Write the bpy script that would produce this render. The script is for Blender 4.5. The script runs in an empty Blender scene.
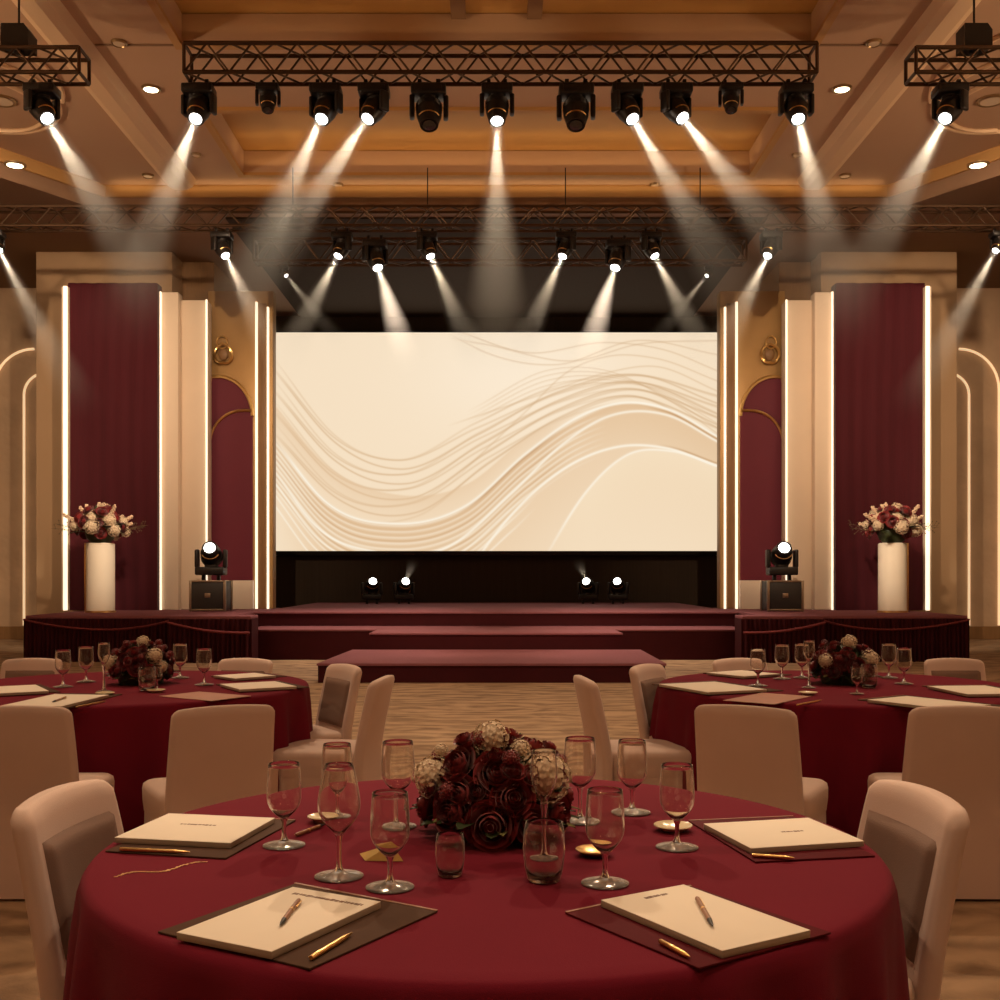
import bpy, bmesh, math, random
import numpy as np
from mathutils import Vector, Matrix, Euler, Quaternion
random.seed(7)
PI = math.pi
sc = bpy.context.scene
C = sc.collection

# ------------------------------------------------------------------ camera
F, H, CX, CY = 1109.0, 1.39, 496.5, 575.0      # focal length in px, eye height, axis of the room in the frame, horizon
TZ = H - 0.632                                  # table height
DECK = 0.74                                     # stage deck height
def P(px, py, D): return Vector(((px - CX) / F * D, D, H + (CY - py) / F * D))
def X(px, D): return (px - CX) / F * D
def Z(py, D): return H + (CY - py) / F * D
def T(px, py, z=None):
    z = TZ if z is None else z
    D = F * (H - z) / (py - CY)
    return Vector(((px - CX) / F * D, D, z))

cam = bpy.data.cameras.new('camera'); co = bpy.data.objects.new('camera', cam); C.objects.link(co)
co.location = (0, 0, H); co.rotation_euler = (PI / 2, 0, 0)
cam.sensor_width = 36; cam.lens = 36 * F / 1000; cam.shift_x = 0.0035; cam.shift_y = 0.075
cam.clip_start = 0.05; cam.clip_end = 200
sc.camera = co

# ------------------------------------------------------------------ materials
def nt(name):
    m = bpy.data.materials.new(name); m.use_nodes = True
    t = m.node_tree; return m, t, t.nodes, t.links, t.nodes['Principled BSDF']
def mat(name, col, rough=0.6, metal=0.0, var=0.12, vscale=8.0, bump=0.0, bscale=60.0, spec=0.5, sheen=0.0, coat=0.0, stretch=None, bdist=.01):
    m, t, N, L, b = nt(name)
    tc = N.new('ShaderNodeTexCoord'); src = tc.outputs['Object']
    if stretch:
        mp = N.new('ShaderNodeMapping'); mp.inputs['Scale'].default_value = stretch
        L.new(src, mp.inputs[0]); src = mp.outputs[0]
    n = N.new('ShaderNodeTexNoise'); n.inputs['Scale'].default_value = vscale; n.inputs['Detail'].default_value = 4
    L.new(src, n.inputs['Vector'])
    r = N.new('ShaderNodeMapRange'); r.inputs['To Min'].default_value = 1 - var; r.inputs['To Max'].default_value = 1 + var
    L.new(n.outputs['Fac'], r.inputs['Value'])
    mx = N.new('ShaderNodeMix'); mx.data_type = 'RGBA'; mx.blend_type = 'MULTIPLY'; mx.inputs['Factor'].default_value = 1
    mx.inputs['A'].default_value = (*col, 1)
    cb = N.new('ShaderNodeCombineColor')
    for i in range(3): L.new(r.outputs[0], cb.inputs[i])
    L.new(cb.outputs[0], mx.inputs['B']); L.new(mx.outputs['Result'], b.inputs['Base Color'])
    b.inputs['Roughness'].default_value = rough; b.inputs['Metallic'].default_value = metal
    b.inputs['Specular IOR Level'].default_value = spec
    b.inputs['Sheen Weight'].default_value = sheen; b.inputs['Coat Weight'].default_value = coat
    if bump > 0:
        n2 = N.new('ShaderNodeTexNoise'); n2.inputs['Scale'].default_value = bscale; n2.inputs['Detail'].default_value = 3
        L.new(src, n2.inputs['Vector'])
        bp = N.new('ShaderNodeBump'); bp.inputs['Strength'].default_value = bump; bp.inputs['Distance'].default_value = bdist
        L.new(n2.outputs['Fac'], bp.inputs['Height']); L.new(bp.outputs[0], b.inputs['Normal'])
    return m
def emit(name, col, strength):
    m, t, N, L, b = nt(name)
    b.inputs['Base Color'].default_value = (*col, 1)
    b.inputs['Emission Color'].default_value = (*col, 1); b.inputs['Emission Strength'].default_value = strength
    return m
M = {}
M['burgundy_cloth'] = mat('burgundy_cloth', (.150, .0095, .022), .85, var=.10, vscale=3, bump=.12, bscale=420, spec=.04, sheen=.03)
M['burgundy_drape'] = mat('burgundy_drape', (.055, .0042, .0092), .8, var=.25, vscale=5, spec=.2, sheen=.15, stretch=(9, 9, .25))
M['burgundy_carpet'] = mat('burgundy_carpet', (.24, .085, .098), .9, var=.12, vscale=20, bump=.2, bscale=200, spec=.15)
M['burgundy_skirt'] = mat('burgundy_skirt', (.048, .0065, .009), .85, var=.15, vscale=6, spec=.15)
M['swag'] = mat('swag', (.17, .026, .026), .6, var=.1, spec=.3)
M['cover'] = mat('chair_cover', (.64, .475, .395), .8, var=.06, vscale=6, bump=.1, bscale=300, spec=.2, sheen=.1)
M['panel_brown'] = mat('chair_panel', (.22, .135, .10), .7, var=.1, vscale=6, bump=.1, bscale=260, spec=.25)
M['cream'] = mat('cream_paint', (.70, .57, .44), .55, var=.05, vscale=2, spec=.3)
M['beige_wall'] = mat('beige_plaster', (.44, .30, .19), .8, var=.22, vscale=1.6, bump=1.0, bscale=1.4, spec=.2, bdist=.12)
M['pier'] = mat('pier_paint', (.34, .22, .125), .7, var=.10, vscale=.8, spec=.25)
M['brown_wood'] = mat('brown_wood', (.22, .115, .045), .5, var=.25, vscale=5, spec=.4, stretch=(6, 6, .5))
M['gold_wall'] = mat('gold_wall', (.40, .235, .09), .45, metal=.35, var=.15, vscale=2, spec=.4)
M['gold'] = mat('gold_metal', (.80, .52, .20), .3, metal=1.0, var=.08, vscale=20)
M['arch_red'] = mat('arch_red', (.13, .014, .030), .6, var=.08, vscale=3, spec=.3)
M['ceiling'] = mat('ceiling_paint', (.55, .38, .26), .7, var=.06, vscale=.7, spec=.25)
M['ceiling_dark'] = mat('ceiling_dark', (.26, .16, .10), .7, var=.12, vscale=.8, spec=.25)
M['ceiling_gold'] = mat('ceiling_gold', (.52, .30, .11), .5, var=.08, vscale=.7, spec=.35)
M['rib'] = mat('ceiling_rib', (.78, .58, .38), .5, var=.06, vscale=1, spec=.35)
M['black_drape'] = mat('black_drape', (.050, .035, .025), .85, var=.2, vscale=3, spec=.15, stretch=(8, 8, .3))
M['black_metal'] = mat('black_metal', (.014, .011, .010), .38, metal=.2, var=.15, vscale=20, spec=.5)
M['case_black'] = mat('case_black', (.02, .016, .014), .5, var=.15, vscale=12)
M['alu'] = mat('case_alu', (.38, .30, .22), .35, metal=.9, var=.1, vscale=30)
M['truss'] = mat('truss_bronze', (.085, .048, .026), .42, metal=.75, var=.2, vscale=10)
M['paper'] = mat('paper', (.80, .71, .58), .75, var=.03, vscale=10, spec=.25)
M['paper_edge'] = mat('paper_edge', (.40, .31, .23), .85, var=.35, vscale=3, spec=.1, stretch=(1, 1, 260))
M['folder_brown'] = mat('folder_brown', (.085, .046, .030), .75, var=.12, vscale=30, spec=.05)
M['folder_red'] = mat('folder_red', (.095, .009, .013), .7, var=.12, vscale=30, spec=.05)
M['ink'] = mat('ink', (.19, .10, .06), .7, var=.2, vscale=200)
M['pen_wood'] = mat('pen_wood', (.30, .13, .06), .35, var=.15, vscale=60)
M['menu'] = mat('menu_card', (.42, .19, .12), .6, var=.08, vscale=20)
M['napkin'] = mat('napkin_gold', (.62, .42, .12), .5, var=.15, vscale=40, spec=.5)
M['china'] = mat('china', (.70, .58, .36), .2, var=.05, vscale=10)
M['leaf'] = mat('leaf', (.032, .044, .012), .5, var=.4, vscale=30)
M['leaf_pale'] = mat('leaf_pale', (.20, .18, .06), .5, var=.3, vscale=30)
M['bloom_white'] = mat('bloom_white', (.72, .57, .40), .7, var=.2, vscale=60)
M['spike'] = mat('spike', (.70, .52, .36), .7, var=.2, vscale=60)
M['stem'] = mat('stem', (.10, .07, .03), .6, var=.3, vscale=30)
M['white_box'] = mat('white_box', (.75, .64, .52), .5, var=.04, vscale=2)
M['pedestal'] = mat('pedestal_white', (.84, .76, .63), .45, var=.04, vscale=2)
M['led'] = emit('led_strip', (1.0, .84, .62), 1.25)
M['led_dim'] = emit('led_dim', (1.0, .72, .42), .62)
M['lamp'] = emit('lamp_disc', (1.0, .82, .55), 9.0)
M['lamp_off'] = mat('lamp_glass', (.75, .62, .45), .25, var=.05)
M['lens'] = emit('lens_lit', (1.0, .95, .86), 14.0)
M['lens_off'] = mat('lens_dark', (.02, .018, .02), .08, var=.1, coat=.6)
M['brown_ring'] = mat('brown_ring', (.42, .30, .16), .3, metal=.8, var=.1)

def rose_mat():
    m, t, N, L, b = nt('rose_petal')
    oi = N.new('ShaderNodeObjectInfo'); r = N.new('ShaderNodeValToRGB')
    r.color_ramp.elements[0].color = (.10, .0035, .007, 1); r.color_ramp.elements[1].color = (.30, .018, .018, 1)
    n = N.new('ShaderNodeTexNoise'); n.inputs['Scale'].default_value = 3
    tc = N.new('ShaderNodeTexCoord'); L.new(tc.outputs['Object'], n.inputs['Vector'])
    ad = N.new('ShaderNodeMath'); ad.operation = 'MULTIPLY_ADD'; ad.inputs[1].default_value = .6
    L.new(oi.outputs['Random'], ad.inputs[0]); 
    s = N.new('ShaderNodeMath'); s.operation = 'MULTIPLY'; s.inputs[1].default_value = .4
    L.new(n.outputs['Fac'], s.inputs[0]); L.new(s.outputs[0], ad.inputs[2])
    L.new(ad.outputs[0], r.inputs[0]); L.new(r.outputs[0], b.inputs['Base Color'])
    b.inputs['Roughness'].default_value = .42; b.inputs['Sheen Weight'].default_value = .25
    b.inputs['Specular IOR Level'].default_value = .4
    return m
M['rose'] = rose_mat()

def glass_mat(nm, ro, edge, base):
    m, t, N, L, b = nt(nm); N.remove(b)
    g = N.new('ShaderNodeBsdfGlass'); g.inputs['Color'].default_value = (1, .985, .97, 1); g.inputs['Roughness'].default_value = ro; g.inputs['IOR'].default_value = 1.48
    # pale diffuse weighted towards the edges, painting in bright lit outlines
    d = N.new('ShaderNodeBsdfDiffuse'); d.inputs[0].default_value = (.95, .84, .74, 1)
    lw = N.new('ShaderNodeLayerWeight'); lw.inputs['Blend'].default_value = .5
    pw = N.new('ShaderNodeMath'); pw.operation = 'POWER'; pw.inputs[1].default_value = 4.0; L.new(lw.outputs['Facing'], pw.inputs[0])
    ma = N.new('ShaderNodeMath'); ma.operation = 'MULTIPLY_ADD'; ma.inputs[1].default_value = edge; ma.inputs[2].default_value = base; L.new(pw.outputs[0], ma.inputs[0])
    mx = N.new('ShaderNodeMixShader'); L.new(ma.outputs[0], mx.inputs[0]); L.new(g.outputs[0], mx.inputs[1]); L.new(d.outputs[0], mx.inputs[2])
    L.new(mx.outputs[0], N['Material Output'].inputs['Surface'])
    return m
M['glass'] = glass_mat('clear_glass', .015, .6, .012)
M['glass_foot'] = glass_mat('foot_glass', .12, .35, .10)

def carpet_mat():
    m, t, N, L, b = nt('carpet')
    tc = N.new('ShaderNodeTexCoord')
    mp = N.new('ShaderNodeMapping'); mp.inputs['Scale'].default_value = (1.1, 1.5, 1); L.new(tc.outputs['Object'], mp.inputs[0])
    n = N.new('ShaderNodeTexNoise'); n.inputs['Scale'].default_value = 1.3; n.inputs['Detail'].default_value = 5; n.inputs['Distortion'].default_value = 2.4
    L.new(mp.outputs[0], n.inputs['Vector'])
    w = N.new('ShaderNodeTexWave'); w.bands_direction = 'Y'; w.inputs['Scale'].default_value = .8; w.inputs['Distortion'].default_value = 14
    w.inputs['Detail'].default_value = 3; w.inputs['Detail Scale'].default_value = .9; L.new(mp.outputs[0], w.inputs['Vector'])
    mx = N.new('ShaderNodeMath'); mx.operation = 'MULTIPLY_ADD'; mx.inputs[1].default_value = .22
    L.new(w.outputs['Fac'], mx.inputs[0])
    s = N.new('ShaderNodeMath'); s.operation = 'MULTIPLY'; s.inputs[1].default_value = .78; L.new(n.outputs['Fac'], s.inputs[0]); L.new(s.outputs[0], mx.inputs[2])
    r = N.new('ShaderNodeValToRGB'); e = r.color_ramp.elements
    e[0].position = .32; e[0].color = (.21, .128, .072, 1); e[1].position = .66; e[1].color = (.44, .29, .17, 1)
    L.new(mx.outputs[0], r.inputs[0]); L.new(r.outputs[0], b.inputs['Base Color'])
    b.inputs['Roughness'].default_value = .85; b.inputs['Specular IOR Level'].default_value = .25
    n2 = N.new('ShaderNodeTexNoise'); n2.inputs['Scale'].default_value = 90; L.new(tc.outputs['Object'], n2.inputs['Vector'])
    bp = N.new('ShaderNodeBump'); bp.inputs['Strength'].default_value = .25; bp.inputs['Distance'].default_value = .01
    L.new(n2.outputs['Fac'], bp.inputs['Height']); L.new(bp.outputs[0], b.inputs['Normal'])
    return m
M['carpet'] = carpet_mat()

BEAM_DENS = 1.8
def beam_mat():
    m, t, N, L, b = nt('haze'); N.remove(b)
    tc = N.new('ShaderNodeTexCoord'); sp = N.new('ShaderNodeSeparateXYZ'); L.new(tc.outputs['Object'], sp.inputs[0])
    def mth(op, a, bb=None, c=None):
        q = N.new('ShaderNodeMath'); q.operation = op
        for i, v in enumerate((a, bb, c)):
            if v is None: continue
            if isinstance(v, (int, float)): q.inputs[i].default_value = v
            else: L.new(v, q.inputs[i])
        return q
    z = sp.outputs['Z']
    inv = mth('SUBTRACT', 1.0, z); inv.use_clamp = True
    fall = mth('POWER', inv.outputs[0], 1.7)
    rr = mth('ADD', mth('MULTIPLY', sp.outputs['X'], sp.outputs['X']).outputs[0], mth('MULTIPLY', sp.outputs['Y'], sp.outputs['Y']).outputs[0])
    zr = mth('MULTIPLY_ADD', z, .84, .16); zz = mth('MULTIPLY', zr.outputs[0], zr.outputs[0])
    rho = mth('DIVIDE', rr.outputs[0], zz.outputs[0])
    rad = mth('SUBTRACT', 1.0, rho.outputs[0]); rad.use_clamp = True
    d = mth('MULTIPLY', mth('MULTIPLY', fall.outputs[0], rad.outputs[0]).outputs[0], BEAM_DENS)
    v = N.new('ShaderNodeVolumeScatter'); v.inputs['Color'].default_value = (1, .97, .93, 1)
    L.new(d.outputs[0], v.inputs['Density'])
    L.new(v.outputs[0], N['Material Output'].inputs['Volume'])
    return m
M['haze'] = beam_mat()

# ------------------------------------------------------------------ mesh builder
def frame_from(d):
    d = Vector(d).normalized(); a = Vector((0, 0, 1)) if abs(d.z) < .9 else Vector((1, 0, 0))
    u = d.cross(a).normalized(); return u, d.cross(u).normalized(), d
class MB:
    def __init__(s): s.v = []; s.f = []; s.mi = []
    def add(s, vs, fs, mi=0, mx=None):
        b = len(s.v)
        for q in vs: s.v.append(tuple(mx @ Vector(q)) if mx else tuple(q))
        for f in fs: s.f.append([b + i for i in f]); s.mi.append(mi)
        return s
    def box(s, lo, hi, bev=0.0, mi=0, mx=None, seg=2):
        lo = Vector(lo); hi = Vector(hi)
        bm = bmesh.new(); bmesh.ops.create_cube(bm, size=1)
        c = (lo + hi) / 2; d = hi - lo
        for v in bm.verts: v.co = Vector((v.co.x * d.x, v.co.y * d.y, v.co.z * d.z)) + c
        if bev > 0: bmesh.ops.bevel(bm, geom=list(bm.edges), offset=bev, segments=seg, affect='EDGES', profile=.5)
        bm.verts.index_update()
        s.add([v.co.copy() for v in bm.verts], [[v.index for v in f.verts] for f in bm.faces], mi, mx); bm.free(); return s
    def loft(s, rings, cap0=True, cap1=True, closed=True, mi=0, mx=None):
        n = len(rings[0]); vs = [p for r in rings for p in r]; fs = []
        for i in range(len(rings) - 1):
            for j in range(n if closed else n - 1):
                k = (j + 1) % n; fs.append([i * n + j, i * n + k, (i + 1) * n + k, (i + 1) * n + j])
        if cap0: fs.append(list(range(n))[::-1])
        if cap1: fs.append([(len(rings) - 1) * n + j for j in range(n)])
        return s.add(vs, fs, mi, mx)
    def lathe(s, prof, n=24, cap0=True, cap1=True, mi=0, mx=None):
        rings = [[(r * math.cos(2 * PI * j / n), r * math.sin(2 * PI * j / n), z) for j in range(n)] for r, z in prof]
        return s.loft(rings, cap0, cap1, True, mi, mx)
    def tube(s, pts, r, n=8, mi=0, mx=None, r2=None):
        pts = [Vector(p) for p in pts]; rings = []
        for i, p in enumerate(pts):
            d = (pts[min(i + 1, len(pts) - 1)] - pts[max(i - 1, 0)])
            if i == 0: u, w, _ = frame_from(d)
            else:
                d.normalize(); u = (u - d * u.dot(d)).normalized(); w = d.cross(u)
            rad = r if r2 is None else r + (r2 - r) * i / (len(pts) - 1)
            rings.append([p + u * rad * math.cos(2 * PI * j / n) + w * rad * math.sin(2 * PI * j / n) for j in range(n)])
        return s.loft(rings, True, True, True, mi, mx)
    def prism(s, poly, axis, a, b, mi=0, mx=None):
        def q(p, t): return {'x': (t, p[0], p[1]), 'y': (p[0], t, p[1]), 'z': (p[0], p[1], t)}[axis]
        return s.loft([[q(p, a) for p in poly], [q(p, b) for p in poly]], True, True, True, mi, mx)
    def grid(s, fn, nu, nv, mi=0, mx=None):
        vs = [fn(i / nu, j / nv) for j in range(nv + 1) for i in range(nu + 1)]
        fs = [[j * (nu + 1) + i, j * (nu + 1) + i + 1, (j + 1) * (nu + 1) + i + 1, (j + 1) * (nu + 1) + i] for j in range(nv) for i in range(nu)]
        return s.add(vs, fs, mi, mx)
    def ball(s, c, r, n=12, m=8, mi=0, mx=None):
        c = Vector(c); r = r if hasattr(r, '__len__') else (r, r, r)
        rings = [[c + Vector((r[0] * math.sin(PI * i / m) * math.cos(2 * PI * j / n), r[1] * math.sin(PI * i / m) * math.sin(2 * PI * j / n), -r[2] * math.cos(PI * i / m))) for j in range(n)] for i in range(1, m)]
        return s.loft(rings, True, True, True, mi, mx)
    def mesh(s, name, mats, smooth=40):
        me = bpy.data.meshes.new(name); me.from_pydata(s.v, [], s.f)
        for m in (mats if isinstance(mats, (list, tuple)) else [mats]): me.materials.append(M[m] if isinstance(m, str) else m)
        for p, i in zip(me.polygons, s.mi): p.material_index = i
        bm = bmesh.new(); bm.from_mesh(me); bmesh.ops.recalc_face_normals(bm, faces=bm.faces); bm.to_mesh(me); bm.free()
        if smooth:
            me.polygons.foreach_set('use_smooth', [True] * len(me.polygons)); me.set_sharp_from_angle(angle=math.radians(smooth))
        me.update(); return me
    def build(s, name, mats, parent=None, smooth=40, loc=None, rot=None):
        return link(name, s.mesh(name, mats, smooth), parent, loc, rot)
def link(name, me, parent=None, loc=None, rot=None, scale=None):
    o = bpy.data.objects.new(name, me); C.objects.link(o)
    if parent is not None: o.parent = parent
    if loc is not None: o.location = loc
    if rot is not None: o.rotation_euler = rot
    if scale is not None: o.scale = scale
    return o
def tag(o, label=None, cat=None, group=None, kind=None):
    if label: o['label'] = label
    if cat: o['category'] = cat
    if group: o['group'] = group
    if kind: o['kind'] = kind
    return o
def thing(name, label, cat, loc=(0, 0, 0), rz=0.0, group=None, scale=None):
    o = bpy.data.objects.new(name, None); C.objects.link(o); o.empty_display_size = .1
    o.location = loc; o.rotation_euler = (0, 0, rz)
    if scale: o.scale = (scale,) * 3
    return tag(o, label, cat, group)
CH = {}
def kids(o): return [c for c in bpy.data.objects if c.parent == o]
def dup(o, parent=None):
    c = o.copy(); C.objects.link(c)
    if parent is not None: c.parent = parent
    for k in kids(o): dup(k, c)
    return c
def structure(name, mb, m, smooth=0): return tag(mb.build(name, m, None, smooth), kind='structure')
SIDE = {-1: 'left', 1: 'right'}

# ------------------------------------------------------------------ room shell
structure('floor', MB().box((-13, -6, -.2), (13, 27, 0)), 'carpet')
structure('wall_left', MB().box((-13.2, -6, 0), (-13, 27, 8.6)), 'beige_wall')
structure('wall_right', MB().box((13, -6, 0), (13.2, 27, 8.6)), 'beige_wall')
structure('wall_rear', MB().box((-13.2, -6.2, 0), (13.2, -6, 8.6)), 'beige_wall')
structure('wall_back', MB().box((-13.2, 27, 0), (13.2, 27.2, 8.6)), 'black_drape')
for s in (-1, 1):
    a, b = sorted((s * 13.0, s * 6.3))
    structure('wall_back_' + SIDE[s], MB().box((a, 24, 0), (b, 24.3, 7.6)), 'beige_wall')
    a, b = sorted((s * 12.98, s * 8.2))
    structure('baseboard_' + SIDE[s], MB().box((a, 23.93, 0), (b, 24.0, .28), .01), 'brown_wood')

# main ceiling at 8 m with two lit coffers; the lower ceiling over the stage and the side aisles at 7.6 m
ZC, ZL = 8.0, 7.6
holes = [(-3.9, 3.9, 5.0, 13.75), (-4.15, 4.15, 15.76, 18.2)]
mb = MB()
for x0, x1, y0, y1 in [(-9, -4.15, -6, 19.3), (4.15, 9, -6, 19.3), (-4.15, 4.15, -6, 5.0), (-4.15, 4.15, 13.75, 15.76), (-4.15, 4.15, 18.2, 19.3),
                       (-4.15, -3.9, 5.0, 13.75), (3.9, 4.15, 5.0, 13.75)]:
    mb.box((x0, y0, ZC), (x1, y1, ZC + .35))
structure('ceiling', mb, 'ceiling')
structure('ceiling_coffer_front', MB().box((-4.1, 4.8, ZC + .36), (4.1, 13.95, ZC + .5)), 'ceiling_gold')
structure('ceiling_coffer_back', MB().box((-4.35, 15.6, ZC + .36), (4.35, 18.35, ZC + .5)), 'ceiling_gold')
structure('ceiling_stage', MB().box((-4.7, 19.25, ZL - .03), (4.7, 27, ZL)), 'black_drape')
poly = [(-13, -6), (-8.8, -6), (-8.8, 15.7), (-6.7, 18.95), (6.7, 18.95), (8.8, 15.7), (8.8, -6), (13, -6), (13, 27), (-13, 27)]
structure('ceiling_lower', MB().prism(poly, 'z', ZL, ZC + .3), 'ceiling_dark')
mb = MB()
for p0, p1, n in [((-8.8, -6), (-8.8, 15.7), (1, 0)), ((-8.8, 15.7), (-6.7, 18.95), (.84, -.54)), ((-6.7, 18.95), (6.7, 18.95), (0, -1)),
                  ((6.7, 18.95), (8.8, 15.7), (-.84, -.54)), ((8.8, 15.7), (8.8, -6), (-1, 0))]:
    mb.loft([[Vector((p[0] + n[0] * k, p[1] + n[1] * k, z)) for k, z in ((0, ZC - .16), (.05, ZC - .16), (.16, ZC - .03), (.16, ZC), (0, ZC))] for p in (p0, p1)])
structure('trim_cornice', mb, 'ceiling_gold')
# gold lips of the coffers
mb = MB()
for x0, x1, y0, y1 in holes:
    w, z0, z1 = .10, ZC - .05, ZC
    mb.box((x0 - w, y1, z0), (x1 + w, y1 + w, z1)); mb.box((x0 - w, y0 - w, z0), (x1 + w, y0, z1))
    mb.box((x0 - w, y0, z0), (x0, y1, z1)); mb.box((x1, y0, z0), (x1 + w, y1, z1))
structure('trim_coffer', mb, 'ceiling_gold')
for s in (-1, 1):
    c = s * 5.28
    structure('trim_rib_' + SIDE[s], MB().prism([(c - .26, ZC), (c - .20, ZC - .12), (c - .10, ZC - .17), (c + .10, ZC - .17), (c + .20, ZC - .12), (c + .26, ZC)], 'y', -6, 18.55), 'rib')
    # curved relief moulding on the side field of the ceiling
    mb = MB()
    for k, (r, yy) in enumerate([(1.1, 15.2), (.8, 15.5), (1.35, 14.6)]):
        mb.tube([(s * (7.2 + r * math.cos(t)), yy + r * 1.2 * math.sin(t), ZC - .02) for t in [PI * 2 * i / 28 * .62 + k * 1.3 for i in range(29)]], .035, 6)
    structure('trim_relief_' + SIDE[s], mb, 'rib', 40)
    # dark track slot in the front coffer
    structure('trim_track_' + SIDE[s], MB().box((s * .47 - .09, 5, ZC + .28), (s * .47 + .09, 13.75, ZC + .36)), 'ceiling_dark')
    structure('trim_seam_' + SIDE[s], MB().box((min(s * 4.0, s * 5.0), 13.80, ZC - .012), (max(s * 4.0, s * 5.0), 13.84, ZC)), 'ceiling_dark')
# beige piers and the darker return behind the set
for s in (-1, 1):
    def sx(px): return -s * -1 * abs(X(px, 1))
    def bx(pxa, pxb, D0, D1, z0, z1):
        a, b = sorted((s * -X(pxa, D0), s * -X(pxb, D0))); return MB().box((a, D0, z0), (b, D1, z1), .01)
    structure('wall_pier_' + SIDE[s], bx(36, 172, 21.3, 22.5, 0, ZL), 'pier')
    structure('wall_return_' + SIDE[s], bx(170, 214, 22.0, 23.6, 0, ZL), 'brown_wood')
    # lit arch mouldings on the back wall
    for nm, cx, rad, cz in (('trim_arch_inner_', 46, 22, 395), ('trim_arch_outer_', 34, 40, 389)):
        D = 23.96; c = Vector((s * -X(cx, D), D, Z(cz, D))); r = rad / F * D
        pts = [(c.x + s * r, D, .3)] + [(c.x + s * r * math.cos(t), D, c.z + r * math.sin(t)) for t in [PI / 2 * i / 12 for i in range(13)]]
        tag(MB().tube(pts, .028, 8).build(nm + SIDE[s], 'led_dim'), kind='structure')

# ceiling lamps
def downlight(px, py, zc, r, lit, label, group):
    D = (zc - H) * F / (CY - py); p = P(px, py, D)
    t = thing('ceiling_downlight', label, 'ceiling light', (p.x, p.y, zc), 0, group)
    MB().lathe([(r * .74, 0), (r * .74, -.02), (r * .86, -.035), (r, -.02), (r, 0)], 24).build('trim_ring', 'brown_ring', t)
    MB().lathe([(r * .72, -.022), (r * .72, -.026)], 24).build('lamp_disc', 'lamp' if lit else 'lamp_off', t)
for s in (-1, 1):
    m = lambda px: px if s < 0 else 2 * CX - px
    w = SIDE[s] + ' side'
    G = 'ceiling downlights'
    downlight(m(151), 88, ZC, .13, True, f'glowing downlight between truss end and rib, {w} of ceiling', G)
    downlight(m(15), 164, ZL, .16, True, f'glowing downlight on the lower ceiling near frame edge, {w}', G)
    downlight(m(119), 42, ZC, .10, False, f'small unlit ring downlight above the truss gap, {w}', G)
    downlight(m(353), 17, ZC + .36, .09, False, f'flush unlit downlight above the main truss, {w} of centre', G)
    downlight(m(2), 100, ZC, .20, False, f'large unlit ring lamp behind the short truss, {w}', G)
    downlight(m(148), 175, ZC, .10, False, f'tiny ceiling spot just before the cornice, {w}', G)
    downlight(m(196), 154, ZC, .08, False, f'tiny ceiling spot beside the back coffer, {w}', G)
    downlight(m(338), 184, ZC, .09, False, f'tiny ceiling spot between coffer and cornice, {w} of centre', G)
    downlight(m(8), 312, ZL, .12, True, f'glowing spot under the low ceiling by the arched wall, {w}', G)

# ------------------------------------------------------------------ stage
def platform(name, label, x0, x1, y0, y1, z0, z1, cat='stage', flare=0.0):
    t = thing(name, label, cat, ((x0 + x1) / 2, (y0 + y1) / 2, z0))
    hx, hy = (x1 - x0) / 2, (y1 - y0) / 2; h = z1 - z0
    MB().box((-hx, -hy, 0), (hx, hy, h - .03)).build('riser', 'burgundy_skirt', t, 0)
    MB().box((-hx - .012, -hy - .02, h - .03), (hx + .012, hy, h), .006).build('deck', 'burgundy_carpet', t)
    return t
platform('stage_platform', 'upper burgundy stage deck in front of the big screen', X(255, 19.4), X(738, 19.4), 19.4, 26.3, 0, DECK)
platform('stage_platform', 'middle-height burgundy stage ledge behind the steps', X(246, 18.15), X(747, 18.15), 18.15, 19.37, 0, .5)
platform('stage_step', 'upper burgundy step leading onto the stage ledge', X(370, 17.0), X(622, 17.0), 17.0, 18.12, 0, .5, 'step')
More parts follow.
